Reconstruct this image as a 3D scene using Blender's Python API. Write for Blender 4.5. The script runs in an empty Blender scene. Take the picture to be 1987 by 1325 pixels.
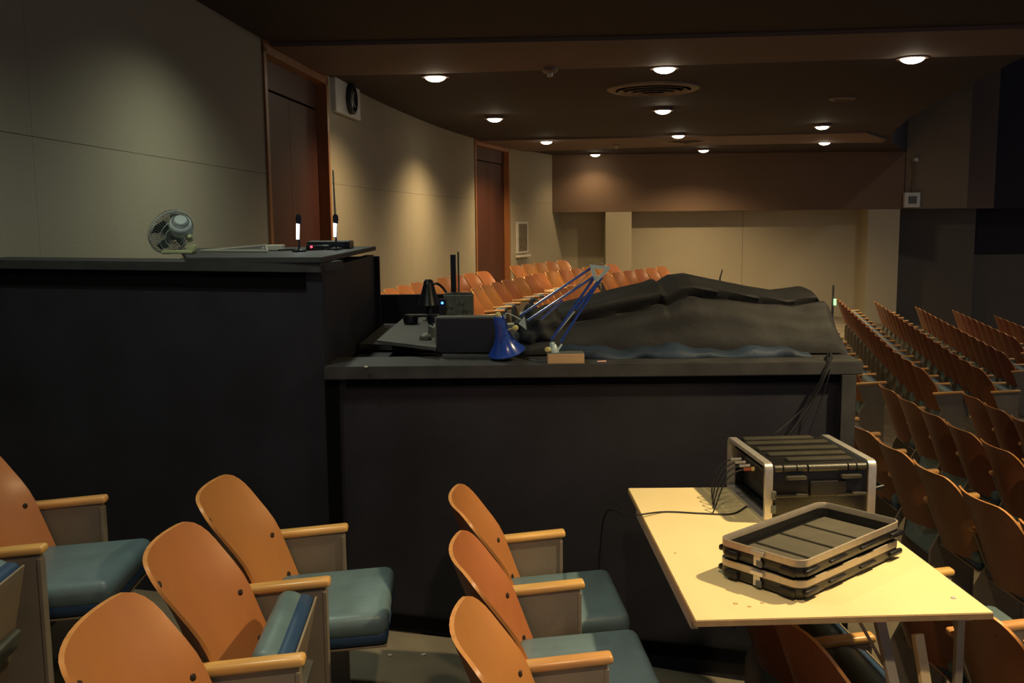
import bpy, bmesh, math, random
import numpy as np
from mathutils import Vector, Matrix

random.seed(7)
SC = bpy.context.scene
COL = SC.collection
# ------------------------------------------------------------------ camera
FPX = 1850.0
EYE = 1.75
PITCH = math.atan(232.5 / FPX)
ROLL = 0.010
_R0 = Vector((1, 0, 0)); _U0 = Vector((0, math.sin(PITCH), math.cos(PITCH))); _F = Vector((0, math.cos(PITCH), -math.sin(PITCH)))
_R = math.cos(ROLL) * _R0 - math.sin(ROLL) * _U0
_U = math.sin(ROLL) * _R0 + math.cos(ROLL) * _U0
cam = bpy.data.cameras.new('camera')
cam.sensor_width = 36.0
cam.lens = FPX / 1987.0 * 36.0
cam.clip_start = 0.02
cam.clip_end = 200
co = bpy.data.objects.new('camera', cam)
COL.objects.link(co)
M = Matrix.Identity(4)
for i in range(3):
    M[i][0] = _R[i]; M[i][1] = _U[i]; M[i][2] = -_F[i]
M[2][3] = EYE
co.matrix_world = M
SC.camera = co

# ------------------------------------------------------------------ world, exposure
w = bpy.data.worlds.new('world'); SC.world = w; w.use_nodes = True
w.node_tree.nodes['Background'].inputs[0].default_value = (0.62, 0.72, 1.0, 1)
w.node_tree.nodes['Background'].inputs[1].default_value = 0.10
SC.view_settings.view_transform = 'Standard'
SC.view_settings.look = 'None'
SC.view_settings.exposure = 0.75
SC.view_settings.gamma = 1.0
SC.view_settings.use_curve_mapping = False

WARM = (1.0, 0.71, 0.37)
def spot(name, loc, watts, angle=142, blend=1.0, color=WARM, radius=0.06, target=None):
    l = bpy.data.lights.new(name, 'SPOT')
    l.energy = watts; l.color = color; l.spot_size = math.radians(angle); l.spot_blend = blend
    l.shadow_soft_size = radius
    o = bpy.data.objects.new(name, l); COL.objects.link(o); o.location = loc
    if target is not None:
        o.rotation_euler = (Vector(target) - Vector(loc)).to_track_quat('-Z', 'Y').to_euler()
    return o
CEIL = 3.35
# downlights in view: position on the ceiling, watts
LIGHTS = [(-0.80, 10.59, 130), (-0.23, 14.85, 215), (0.72, 19.19, 240), (2.02, 23.0, 45),
          (1.61, 10.16, 60), (2.20, 13.99, 80), (3.14, 18.12, 130), (4.38, 21.95, 270),
          (3.98, 9.68, 50), (5.34, 16.63, 100), (6.52, 20.12, 330)]
for x, y, e in LIGHTS:
    spot('downlight_or_fill_beam', (x, y, CEIL - 0.115), e, radius=0.03)
# downlights of the same ceiling above and beside the camera, out of the picture, then one lamp added high up to brighten the right walls
for x, y, e, c in [(-1.15, 6.2, 62, (0.86, 0.92, 0.72)), (-1.2, 3.2, 50, (0.80, 0.90, 0.72)), (2.35, 3.05, 335, (1.0, 0.76, 0.40)),
                   (0.35, 1.1, 100, (1.0, 0.74, 0.46)), (3.7, 5.7, 26, WARM), (3.2, 1.0, 22, WARM), (10.5, 15.5, 480, (0.95, 0.85, 0.7))]:
    spot('downlight_or_fill_beam', (x, y, CEIL - 0.03 if x < 8 else 8.0), e, color=c, radius=0.06 if x < 8 else 0.4)

# ------------------------------------------------------------------ helpers
def W(px, py, Y):
    "world point seen at photo pixel (px, py) at depth Y"
    d = _F + _R * ((px - 993.5) / FPX) - _U * ((py - 662.5) / FPX)
    return Vector((0, 0, EYE)) + d * (Y / d.y)
def WZ(px, py, z):
    d = _F + _R * ((px - 993.5) / FPX) - _U * ((py - 662.5) / FPX)
    return Vector((0, 0, EYE)) + d * ((z - EYE) / d.z)

def nodes_of(name):
    m = bpy.data.materials.new(name); m.use_nodes = True
    return m, m.node_tree.nodes, m.node_tree.links, m.node_tree.nodes['Principled BSDF']
def mat(name, c, rough=0.6, metal=0.0, noise=0.15, scale=6.0, bump=0.0, bscale=80.0, coat=0.0, stretch=(1, 1, 1), rand=0.0, spec=0.5, emis=None, estr=0.0):
    m, N, L, P = nodes_of(name)
    P.inputs['Roughness'].default_value = rough
    P.inputs['Metallic'].default_value = metal
    P.inputs['Coat Weight'].default_value = coat
    P.inputs['Coat Roughness'].default_value = 0.25
    P.inputs['Specular IOR Level'].default_value = spec
    tc = N.new('ShaderNodeTexCoord'); mp = N.new('ShaderNodeMapping'); mp.inputs['Scale'].default_value = stretch
    L.new(tc.outputs['Object'], mp.inputs[0])
    nz = N.new('ShaderNodeTexNoise'); nz.inputs['Scale'].default_value = scale; nz.inputs['Detail'].default_value = 6
    L.new(mp.outputs[0], nz.inputs['Vector'])
    cr = N.new('ShaderNodeMix'); cr.data_type = 'RGBA'
    cr.inputs[6].default_value = tuple(max(0, v * (1 - noise)) for v in c) + (1,)
    cr.inputs[7].default_value = tuple(min(1, v * (1 + noise)) for v in c) + (1,)
    mr = N.new('ShaderNodeMapRange'); mr.inputs[1].default_value = 0.3; mr.inputs[2].default_value = 0.7
    L.new(nz.outputs['Fac'], mr.inputs[0]); L.new(mr.outputs[0], cr.inputs[0])
    out = cr.outputs[2]
    if rand:
        oi = N.new('ShaderNodeObjectInfo'); hs = N.new('ShaderNodeHueSaturation')
        a = N.new('ShaderNodeMapRange'); a.inputs[3].default_value = 0.5 - rand * 0.06; a.inputs[4].default_value = 0.5 + rand * 0.06
        b = N.new('ShaderNodeMapRange'); b.inputs[3].default_value = 1 - rand * 0.5; b.inputs[4].default_value = 1 + rand * 0.4
        L.new(oi.outputs['Random'], a.inputs[0]); L.new(oi.outputs['Random'], b.inputs[0])
        L.new(a.outputs[0], hs.inputs['Hue']); L.new(b.outputs[0], hs.inputs['Value'])
        L.new(out, hs.inputs['Color']); out = hs.outputs[0]
    L.new(out, P.inputs['Base Color'])
    if bump:
        nb = N.new('ShaderNodeTexNoise'); nb.inputs['Scale'].default_value = bscale; nb.inputs['Detail'].default_value = 3
        L.new(mp.outputs[0], nb.inputs['Vector'])
        bp = N.new('ShaderNodeBump'); bp.inputs['Strength'].default_value = bump; bp.inputs['Distance'].default_value = 0.01
        L.new(nb.outputs['Fac'], bp.inputs['Height']); L.new(bp.outputs[0], P.inputs['Normal'])
    if emis:
        P.inputs['Emission Color'].default_value = tuple(emis) + (1,); P.inputs['Emission Strength'].default_value = estr
    return m

PLY = mat('varnished_plywood', (0.54, 0.205, 0.065), 0.38, noise=0.13, scale=5, stretch=(1, 1, 0.22), bump=0.05, bscale=120, coat=0.25, rand=0.15)
PLYBACK = mat('shaded_plywood_rear', (0.19, 0.062, 0.026), 0.45, noise=0.15, scale=5, stretch=(1, 1, 0.22), coat=0.15, rand=0.2)  # dimness behind the seat backs painted in as darker, redder plywood
PLYEDGE = mat('plywood_edge', (0.72, 0.33, 0.10), 0.35, noise=0.12, scale=30, coat=0.3)
ARM = mat('varnished_armrest_wood', (0.78, 0.42, 0.14), 0.33, noise=0.22, scale=14, stretch=(0.2, 1, 1), coat=0.4, rand=0.15)
PANEL = mat('grey_enamel_steel', (0.26, 0.225, 0.178), 0.5, noise=0.08, scale=9, bump=0.04, bscale=150)
PANELDK = mat('worn_grey_steel', (0.10, 0.11, 0.10), 0.55, noise=0.15, scale=12)
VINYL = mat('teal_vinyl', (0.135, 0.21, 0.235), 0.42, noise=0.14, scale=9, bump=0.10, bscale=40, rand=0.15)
VINYLDK = mat('shaded_teal_vinyl', (0.028, 0.070, 0.155), 0.45, noise=0.15, scale=9, bump=0.08, bscale=40)  # same vinyl as the cushion, its shaded lower half painted in as blue
PLATE = mat('seat_edge_trim', (0.30, 0.24, 0.17), 0.4, noise=0.1)
BOLT = mat('dark_bolt', (0.045, 0.03, 0.02), 0.4, metal=0.4)
BLACK = mat('black_painted_wood', (0.0165, 0.0165, 0.025), 0.62, noise=0.30, scale=3.5, bump=0.06, bscale=90, spec=0.35)
BLACKL = mat('worn_black_paint', (0.030, 0.030, 0.032), 0.6, noise=0.35, scale=10, bump=0.05)
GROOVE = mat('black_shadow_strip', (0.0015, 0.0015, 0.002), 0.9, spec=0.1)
WALLM = mat('beige_wall_board', (0.40, 0.355, 0.255), 0.85, noise=0.035, scale=0.7, bump=0.25, bscale=55)
BULK = mat('brown_bulkhead_paint', (0.165, 0.105, 0.07), 0.85, noise=0.05, scale=1, bump=0.15, bscale=40)
BULK2 = mat('dim_taupe_paint', (0.17, 0.135, 0.095), 0.85, noise=0.05, scale=1, bump=0.15, bscale=40)
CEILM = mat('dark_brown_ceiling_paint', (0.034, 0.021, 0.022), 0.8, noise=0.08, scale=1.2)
BAND = mat('taupe_ceiling_band', (0.17, 0.115, 0.098), 0.8, noise=0.06, scale=1.2)
DOOR = mat('dark_red_brown_door', (0.075, 0.022, 0.014), 0.5, noise=0.2, scale=2, stretch=(1, 1, 0.2))
FRAME = mat('orange_wood_trim', (0.36, 0.145, 0.05), 0.4, noise=0.15, scale=6, stretch=(1, 1, 0.2), coat=0.2)
FLOORM = mat('scuffed_grey_brown_floor', (0.20, 0.17, 0.12), 0.7, noise=0.35, scale=2.2, bump=0.1, bscale=30)
WHITEM = mat('white_plastic', (0.62, 0.60, 0.55), 0.4, noise=0.04)
CREAM = mat('cream_painted_metal', (0.72, 0.66, 0.55), 0.4, noise=0.05)
FANW = mat('aged_white_plastic', (0.72, 0.80, 0.76), 0.4, noise=0.06)
FANY = mat('yellowed_plastic', (0.50, 0.52, 0.28), 0.45, noise=0.08)
FANG = mat('grey_fan_wire', (0.16, 0.18, 0.18), 0.4)
FANB = mat('fan_blade_grey', (0.15, 0.165, 0.16), 0.4)
TABLE = mat('birch_plywood_top', (0.90, 0.72, 0.38), 0.5, noise=0.07, scale=3, stretch=(1, 0.35, 1), bump=0.03, bscale=60)
TABLEE = mat('raw_table_edge', (0.46, 0.31, 0.15), 0.6, noise=0.15, scale=20)
GREYW = mat('grey_rail_paint', (0.34, 0.30, 0.24), 0.55, noise=0.1)
ALU = mat('brushed_aluminium', (0.60, 0.57, 0.53), 0.32, metal=0.6, noise=0.08, scale=40)
ALUW = mat('dull_aluminium', (0.50, 0.43, 0.34), 0.42, metal=0.6, noise=0.08, scale=40)
CASEB = mat('black_moulded_plastic', (0.009, 0.0085, 0.009), 0.38, noise=0.12, scale=20, bump=0.08, bscale=200)
CASET = mat('dusty_black_plastic', (0.045, 0.041, 0.030), 0.42, noise=0.15, scale=16, bump=0.08, bscale=200)
FOAM = mat('dusty_lid_lining', (0.085, 0.075, 0.052), 0.8, noise=0.12, scale=14, bump=0.2, bscale=120)
BLUE = mat('glossy_blue_enamel', (0.016, 0.055, 0.33), 0.16, noise=0.05, coat=0.8)
PALE = mat('pale_blue_bracket_metal', (0.42, 0.52, 0.54), 0.35, metal=0.3)
YELLOW = mat('yellow_plastic_knob', (0.66, 0.56, 0.22), 0.4)
BLOCK = mat('raw_pine_block', (0.47, 0.30, 0.16), 0.7, noise=0.15, scale=9, stretch=(0.3, 1, 1))
CLOTH = mat('black_dust_cover_cloth', (0.019, 0.019, 0.021), 0.72, noise=0.2, scale=4, bump=0.25, bscale=25, spec=0.4)
CLOTHB = mat('dark_blue_cloth', (0.014, 0.030, 0.060), 0.7, noise=0.3, scale=6, bump=0.2, bscale=25)
EQUIP = mat('dark_equipment_plastic', (0.011, 0.011, 0.015), 0.35, noise=0.1)
GREYD = mat('grey_desk_board', (0.085, 0.078, 0.075), 0.6, noise=0.15, scale=10)
CLUT = mat('grey_clutter_plastic', (0.10, 0.105, 0.09), 0.5, noise=0.3, scale=30)
RUBBER = mat('black_cable_rubber', (0.012, 0.012, 0.014), 0.45)
REDC = mat('red_orange_plastic', (0.55, 0.13, 0.06), 0.5)
PINK = mat('pale_pink_plastic', (0.65, 0.38, 0.32), 0.5)
BULB = mat('lit_bulb', (1, 0.9, 0.7), 0.5, noise=0, emis=(1.0, 0.86, 0.60), estr=16)
TUBEW = mat('lit_white_tube', (0.9, 0.95, 1), 0.5, noise=0, emis=(0.80, 0.90, 1.0), estr=3.2)
LEDB = mat('blue_led', (0.1, 0.3, 1), 0.4, noise=0, emis=(0.02, 0.16, 1.0), estr=9)
LEDR = mat('red_led', (1, 0.1, 0.1), 0.4, noise=0, emis=(1.0, 0.03, 0.06), estr=3)
GREENL = mat('pale_green_light', (0.4, 0.8, 0.4), 0.4, noise=0, emis=(0.45, 0.9, 0.4), estr=0.8)
GLASS = mat('clock_glass', (0.10, 0.09, 0.08), 0.06, noise=0, coat=1.0)
PAPER = mat('poster_paper', (0.17, 0.14, 0.10), 0.7, noise=0.4, scale=12)
VENTM = mat('taupe_vent_metal', (0.22, 0.16, 0.12), 0.5)

class MB:
    "collects simple solids into one mesh"
    def __init__(s): s.bm = bmesh.new()
    def box(s, c, d, rot=None, bevel=0.0, seg=2):
        m = Matrix.Translation(Vector(c))
        if rot is not None: m = m @ (rot if isinstance(rot, Matrix) else Matrix.Rotation(rot, 4, 'Z'))
        m = m @ Matrix.Diagonal((d[0], d[1], d[2], 1))
        r = bmesh.ops.create_cube(s.bm, size=1, matrix=m)
        if bevel:
            es = list({e for v in r['verts'] for e in v.link_edges})
            bmesh.ops.bevel(s.bm, geom=es, offset=bevel, segments=seg, affect='EDGES', profile=0.5)
        return s
    def prism(s, pts, h, bevel=0.0):
        "pts: closed loop of 3D points; h: extrusion vector"
        h = Vector(h)
        a = [s.bm.verts.new(Vector(p)) for p in pts]; b = [s.bm.verts.new(Vector(p) + h) for p in pts]
        fs = [s.bm.faces.new(a), s.bm.faces.new(b[::-1])]
        n = len(a)
        for i in range(n): fs.append(s.bm.faces.new((a[(i + 1) % n], a[i], b[i], b[(i + 1) % n])))
        bmesh.ops.recalc_face_normals(s.bm, faces=fs)
        if bevel:
            es = list({e for f in fs for e in f.edges})
            bmesh.ops.bevel(s.bm, geom=es, offset=bevel, segments=2, affect='EDGES')
        return s
    def tube(s, path, r, n=8, closed=False):
        path = [Vector(p) for p in path]
        rr = r if isinstance(r, (list, tuple)) else [r] * len(path)
        rings = []
        up = Vector((0, 0, 1))
        for i, p in enumerate(path):
            if closed: t = path[(i + 1) % len(path)] - path[i - 1]
            else: t = path[min(i + 1, len(path) - 1)] - path[max(i - 1, 0)]
            t.normalize()
            a = t.cross(up)
            if a.length < 1e-3: a = t.cross(Vector((1, 0, 0)))
            a.normalize(); b = t.cross(a).normalized()
            rings.append([s.bm.verts.new(p + (a * math.cos(k * 2 * math.pi / n) + b * math.sin(k * 2 * math.pi / n)) * rr[i]) for k in range(n)])
        m = len(rings)
        for i in range(m if closed else m - 1):
            A, B = rings[i], rings[(i + 1) % m]
            for k in range(n): s.bm.faces.new((A[k], A[(k + 1) % n], B[(k + 1) % n], B[k]))
        if not closed:
            s.bm.faces.new(rings[0][::-1]); s.bm.faces.new(rings[-1])
        return s
    def lathe(s, prof, c, axis=(0, 0, 1), n=24, close=False):
        "prof: (radius, height) pairs revolved about the axis through c"
        q = Vector(axis).normalized().to_track_quat('Z', 'Y').to_matrix()
        c = Vector(c); rings = []
        for r, h in prof:
            rings.append([s.bm.verts.new(c + q @ Vector((r * math.cos(k * 2 * math.pi / n), r * math.sin(k * 2 * math.pi / n), h))) for k in range(n)])
        fs = []
        m = len(rings)
        for i in range(m if close else m - 1):
            A, B = rings[i], rings[(i + 1) % m]
            for k in range(n): fs.append(s.bm.faces.new((A[k], A[(k + 1) % n], B[(k + 1) % n], B[k])))
        if not close:
            fs.append(s.bm.faces.new(rings[0][::-1])); fs.append(s.bm.faces.new(rings[-1]))
        bmesh.ops.recalc_face_normals(s.bm, faces=fs)
        return s
    def build(s, name, m, parent=None, smooth=False, loc=None):
        me = bpy.data.meshes.new(name)
        bmesh.ops.remove_doubles(s.bm, verts=s.bm.verts, dist=1e-6)
        bmesh.ops.recalc_face_normals(s.bm, faces=s.bm.faces)
        s.bm.to_mesh(me); s.bm.free()
        ms = m if isinstance(m, (list, tuple)) else [m]
        for x in ms: me.materials.append(x)
        if smooth:
            for p in me.polygons: p.use_smooth = True
            me.set_sharp_from_angle(angle=math.radians(40))
        o = bpy.data.objects.new(name, me); COL.objects.link(o)
        if parent is not None: o.parent = parent
        if loc is not None: o.location = loc
        return o
def empty(name, loc=(0, 0, 0), rz=0.0):
    o = bpy.data.objects.new(name, None); COL.objects.link(o); o.location = loc; o.rotation_euler = (0, 0, rz)
    o.empty_display_size = 0.1
    return o
def tag(o, label=None, cat=None, group=None, kind=None):
    if label: o['label'] = label
    if cat: o['category'] = cat
    if group: o['group'] = group
    if kind: o['kind'] = kind
    return o
def struct(o): o['kind'] = 'structure'; return o

# ------------------------------------------------------------------ plan of the hall
def cY(y):                       # bend of the seat rows
    if y < 3.5: return 0.06 - 0.067 * (y - 3.5)
    return (y - 5.3) ** 2 / 54.0 if y < 12 else 0.831 + 0.25 * (y - 12)
def cYs(y):
    if y < 3.5: return -0.067
    return (y - 5.3) / 27.0 if y < 12 else 0.25
UK = lambda k: -1.05 + 0.84 * k
FK = {-2: 0.13, -1: 0.13, 0: 0.0, 1: -0.11, 2: -0.27, 3: -0.37, 4: -0.46, 5: -0.57, 6: -0.70, 7: -0.82, 8: -0.93, 9: -1.04, 10: -1.15, 11: -1.3, 12: -1.4}
_us = [UK(k) + 0.25 for k in range(-2, 13)]; _fs = [FK[k] for k in range(-2, 13)]
def floorz(x, y): return float(np.interp(x - cY(y), _us, _fs))

_wp = [(-2.62, -2.5), (-2.56, -0.5), (-2.48, 2.0), (-2.38, 4.3), (-2.28, 5.8), (-2.207, 7.1), (-2.18, 8.0), (-2.13, 9.2), (-2.03, 10.8), (-1.863, 12.2),
       (-1.589, 14.05), (-1.19, 16.16), (-0.65, 18.9), (0.0, 21.2), (1.34, 24.2)]
_pc = np.polyfit([p[1] for p in _wp], [p[0] for p in _wp], 5)
def wallx(y): return float(np.polyval(_pc, y))
def walldir(y):
    d = Vector((wallx(y + 0.05) - wallx(y - 0.05), 0.1, 0)).normalized(); return d

# floor
fb = bmesh.new()
XS = np.linspace(-4, 20, 97); YS = np.linspace(-2.5, 27, 60)
g = [[fb.verts.new((x, y, floorz(x, y))) for x in XS] for y in YS]
for i in range(len(YS) - 1):
    for j in range(len(XS) - 1):
        fb.faces.new((g[i][j], g[i][j + 1], g[i + 1][j + 1], g[i + 1][j]))
t = MB(); t.bm = fb
struct(t.build('floor', FLOORM, smooth=True))

# curved left wall, panel by panel, with two doorways
wl = empty('wall_left'); struct(wl)
def wall_slab(y0, y1, z0, z1, name, m, parent, off=0.0, th=0.08, n=None, inset=0.0015):
    mb = MB(); n = n or max(2, int((y1 - y0) / 0.45))
    y0 += inset; y1 -= inset
    pts = []
    for i in range(n + 1):
        y = y0 + (y1 - y0) * i / n; d = walldir(y); nn = Vector((d.y, -d.x, 0))
        pts.append(Vector((wallx(y), y, z0)) + nn * off)
    back = []
    for i in range(n, -1, -1):
        y = y0 + (y1 - y0) * i / n; d = walldir(y); nn = Vector((d.y, -d.x, 0))
        back.append(Vector((wallx(y), y, z0)) + nn * (off - th))
    mb.prism(pts + back, (0, 0, z1 - z0))
    return mb.build(name, m, parent)
wb = wall_slab(-2.4, 24.1, -1.0, CEIL + 0.1, 'backing', BULK, wl, off=-0.24, th=0.1, n=60)
D1 = (8.55, 10.62); D2 = (18.75, 21.0)
segs = [(-2.4, 1.0), (1.0, 4.8), (4.8, D1[0]), (D1[1], 14.6), (14.6, D2[0]), (D2[1], 24.1)]
for a, b in segs:
    for z0, z1 in ((-1.0, 2.19), (2.193, CEIL + 0.05)):
        wall_slab(a, b, z0, z1, 'wall_panel', WALLM, wl, th=0.14)
def doorway(name, y0, y1, label=None):
    r = empty(name, (wallx((y0 + y1) / 2), (y0 + y1) / 2, 0)); struct(r)
    def P(mb, nm, m):
        o = mb.build(nm, m, r); o.location = -r.location; return o
    d = walldir((y0 + y1) / 2); nn = Vector((d.y, -d.x, 0))
    A = Vector((wallx(y0), y0, 0)); B = Vector((wallx(y1), y1, 0)); dd = (B - A).normalized(); n2 = Vector((dd.y, -dd.x, 0))
    def slab(p, q, f, bk, z0, z1):
        return MB().prism([p + n2 * f + Vector((0, 0, z0)), q + n2 * f + Vector((0, 0, z0)), q + n2 * bk + Vector((0, 0, z0)), p + n2 * bk + Vector((0, 0, z0))], (0, 0, z1 - z0))
    P(slab(A, A + dd * 0.07, 0.02, -0.15, -0.9, 3.30), 'jamb', FRAME)
    P(slab(B - dd * 0.07, B, 0.02, -0.15, -0.9, 3.30), 'jamb', FRAME)
    P(slab(A, B, 0.02, -0.15, 3.24, 3.36), 'head', FRAME)
    mid = (A + B) / 2
    P(slab(A + dd * 0.07, mid - dd * 0.003, -0.10, -0.15, -0.9, 2.96), 'door_leaf', DOOR)
    P(slab(mid + dd * 0.003, B - dd * 0.07, -0.10, -0.15, -0.9, 2.96), 'door_leaf', DOOR)
    P(slab(A + dd * 0.07, B - dd * 0.07, -0.09, -0.15, 2.98, 3.24), 'transom_panel', DOOR)
    return r
doorway('door_1', *D1); doorway('door_2', *D2)

# back wall: recessed lower boards, pilasters and bulkhead
YB = 24.1
bw = empty('wall_back', (1.3, YB, 0)); struct(bw)
def bpart(nm, m, x0, x1, y0, y1, z0, z1):
    mb = MB(); mb.box(((x0 + x1) / 2, (y0 + y1) / 2, (z0 + z1) / 2), (x1 - x0, y1 - y0, z1 - z0))
    o = mb.build(nm, m, bw); o.location = -bw.location; return o
XA = lambda px: (px - 993.5) / FPX * (YB - 0.5)
bpart('lower_board', WALLM, 0.9, XA(1450) - 0.004, YB, YB + 0.1, -1.2, 2.2)
bpart('lower_board', WALLM, XA(1450) + 0.004, XA(1745), YB, YB + 0.1, -1.2, 2.2)
bpart('board_backing', BULK, 0.9, XA(1745), YB + 0.1, YB + 0.15, -1.2, 2.2)
bpart('pilaster', WALLM, XA(1176), XA(1226), YB - 0.52, YB, -1.2, 1.96)
bpart('pilaster', WALLM, XA(1681), XA(1742), YB - 0.52, YB, -1.2, 1.96)
bpart('bulkhead', BULK, 0.9, XA(1748), YB - 0.52, YB, 1.965, 5.0)
bpart('skirting', CREAM, XA(1226), XA(1681), YB - 0.03, YB, -0.86, -0.78)
wr = empty('wall_right', (9.6, YB, 0)); struct(wr)
def rpart(nm, m, x0, x1, y0, y1, z0, z1):
    mb = MB(); mb.box(((x0 + x1) / 2, (y0 + y1) / 2, (z0 + z1) / 2), (x1 - x0, y1 - y0, z1 - z0))
    o = mb.build(nm, m, wr); o.location = -wr.location; return o
# angled upper face with a set-back face beyond it
mb = MB().prism([(XA(1750), YB - 0.5, 1.965), (11.0, YB - 0.9, 1.965), (11.0, YB + 2, 1.965), (XA(1750), YB + 2, 1.965)], (0, 0, 6.2))
o = mb.build('upper_face', BULK2, wr); o.location = -wr.location
rpart('upper_face', BULK, 11.0, 12.25, YB + 0.3, YB + 2, 1.965, 8.2)
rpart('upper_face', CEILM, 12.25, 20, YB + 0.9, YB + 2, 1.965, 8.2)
rpart('lower_face', BULK2, XA(1745), 12.1, YB + 0.9, YB + 2, -1.6, 1.965)
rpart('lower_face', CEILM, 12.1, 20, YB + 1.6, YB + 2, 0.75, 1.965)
rpart('lower_face', BULK2, 12.1, 20, YB + 1.5, YB + 2, -1.6, 0.75)

# ceiling: low slab over the rear seating ending in a curved edge, with two paler bands
edge = [(4.9, -2.5), (4.75, 2.0), (4.75, 5.0), (4.85, 8.0), (5.106, 10.05), (5.483, 11.93), (5.85, 13.6), (6.257, 15.44), (7.0, 18.0), (7.8, 20.2), (8.75, 22.1), (9.75, 24.0)]
loop = [(wallx(y) - 0.1, y) for y in np.linspace(-2.5, 24.1, 40)] + edge[::-1]
mb = MB().prism([(x, y, CEIL) for x, y in loop], (0, 0, 0.12))
ce = empty('ceiling'); struct(ce)
mb.build('low_ceiling', CEILM, ce)
mb = MB()
for (xa, ya), (xb, yb) in zip(edge[:-1], edge[1:]):
    mb.prism([(xa, ya, CEIL), (xb, yb, CEIL), (xb + 0.12, yb, CEIL), (xa + 0.12, ya, CEIL)], (0, 0, 4.8))
mb.build('edge_fascia', CEILM, ce)
MB().box((9, 12, 8.2), (24, 32, 0.1)).build('high_ceiling', CEILM, ce)
def band(near, far, m=BAND, drop=0.035):
    # near, far: lists of (x, y) from left to right
    pts = near + far[::-1]
    MB().prism([(x, y, CEIL - drop) for x, y in pts], (0, 0, drop + 0.01)).build('ceiling_band', m, ce)
band([(wallx(8.75) + 0.03, 8.75), (1.0, 8.6), (2.3, 8.49), (4.9, 8.2)], [(wallx(10.45) + 0.03, 10.45), (-0.8, 10.40), (1.6, 10.02), (3.9, 9.70), (5.05, 9.55)])
band([(wallx(19.0) + 0.03, 18.9), (0.7, 18.8), (4.2, 18.4), (6.6, 18.0), (7.6, 19.6)], [(wallx(21.9) + 0.03, 21.9), (1.3, 21.6), (4.4, 20.5), (7.2, 20.3), (7.82, 20.4)])

# ------------------------------------------------------------------ control booth
bo = empty('control_booth', (-0.8, 4.0, 0))
tag(bo, 'black painted plywood control booth, tall on the left and lower on the right', 'booth')
def BP(mb, nm, m, smooth=False):
    o = mb.build(nm, m, bo, smooth); o.location = -bo.location; return o
XL, XR, YF = -0.795, 1.45, 4.0
zl = 1.150
BP(MB().box(((XL + XR) / 2, YF + 0.035, 0.28), (XR - XL, 0.05, 1.64)), 'low_front_panel', BLACK)
BP(MB().prism([(XL, YF - 0.03, zl - 0.055), (XR + 0.03, YF - 0.03, zl - 0.055), (XR + 0.15, 5.3, zl - 0.055), (XR - 0.12, 5.3, zl - 0.055), (XR - 0.22, 4.27, zl - 0.055), (XL, 4.27, zl - 0.055)], (0, 0, 0.055), bevel=0.004), 'counter_ledge', BLACKL)
BP(MB().box(((XL + XR) / 2 + 0.04, YF + 0.002, 1.078), (XR - XL - 0.1, 0.022, 0.034)), 'painted_shade_strip', GROOVE)  # near-black strip standing in for the shade under the ledge
BP(MB().box((XR - 0.03, YF - 0.005, 0.28), (0.06, 0.06, 1.63)), 'corner_post', BLACKL)
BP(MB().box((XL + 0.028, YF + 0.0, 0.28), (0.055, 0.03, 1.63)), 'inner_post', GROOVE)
BP(MB().prism([(XR - 0.05, YF + 0.06, -0.55), (XR, YF + 0.06, -0.55), (XR + 0.1, 5.3, -0.55), (XR + 0.05, 5.3, -0.55)], (0, 0, 1.645)), 'low_side_panel', BLACK)
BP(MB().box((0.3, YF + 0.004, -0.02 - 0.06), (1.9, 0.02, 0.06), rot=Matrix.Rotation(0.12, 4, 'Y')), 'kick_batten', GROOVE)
# tall part
TL = (-2.46, 4.22)
tdir = Vector((TL[0] - XL, TL[1] - YF, 0)).normalized(); tn = Vector((tdir.y, -tdir.x, 0))
if tn.y > 0: tn = -tn
def tslab(a0, a1, f, b, z0, z1, dz=0.0):
    p = Vector((XL, YF, 0)) + tdir * a0; q = Vector((XL, YF, 0)) + tdir * a1
    mb = MB(); V = []
    for (pt, zz) in ((p, 0), (q, dz)):
        for off in (f, b):
            for z in (z0, z1): V.append(mb.bm.verts.new(pt + tn * off + Vector((0, 0, z + zz))))
    for f_ in ((0, 1, 3, 2), (4, 6, 7, 5), (0, 4, 5, 1), (2, 3, 7, 6), (0, 2, 6, 4), (1, 5, 7, 3)): mb.bm.faces.new([V[i] for i in f_])
    return mb
Lt = (Vector((TL[0], TL[1], 0)) - Vector((XL, YF, 0))).length
BP(tslab(0, Lt, 0.0, -0.05, -0.3, 1.575, 0.02), 'tall_front_panel', BLACK)
BP(tslab(0.07, Lt, 0.008, 0.0, 1.478, 1.548, 0.025), 'painted_shade_strip', GROOVE)  # shade below the cap rail, laid on as a near-black strip
BP(tslab(0.0, Lt, 0.02, -0.30, 1.548, 1.585, 0.025), 'cap_rail', BLACKL)
BP(MB().prism([(XL - 0.05, YF + 0.03, -0.5), (XL, YF + 0.03, -0.5), (XL - 0.03, 5.75, -0.5), (XL - 0.08, 5.75, -0.5)], (0, 0, 2.06)), 'tall_side_panel', BLACK)
BP(MB().prism([(XL + 0.01, YF - 0.03, 1.587), (XL - 0.02, 5.78, 1.587), (-2.0, 5.78, 1.587), (-1.38, YF + 0.07, 1.587)], (0, 0, 0.024), bevel=0.003), 'table_board', BLACKL)
BP(MB().box((-0.56, 6.15, 0.40), (0.60, 0.05, 1.78)), 'rear_wall', BLACK)
BP(MB().box((0.62, 6.15, 0.25), (1.74, 0.05, 1.60)), 'rear_wall', BLACK)
BP(MB().prism([(XL + 0.005, 4.9, 1.10), (XR - 0.12, 4.45, 1.10), (XR - 0.02, 5.5, 1.10), (XL + 0.005, 5.9, 1.10)], (0, 0, 0.03)), 'desk_top', BLACKL)
BP(MB().box((-1.4, 5.8, 0.55), (1.2, 0.04, 2.0)), 'tall_back_panel', BLACK)
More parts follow.
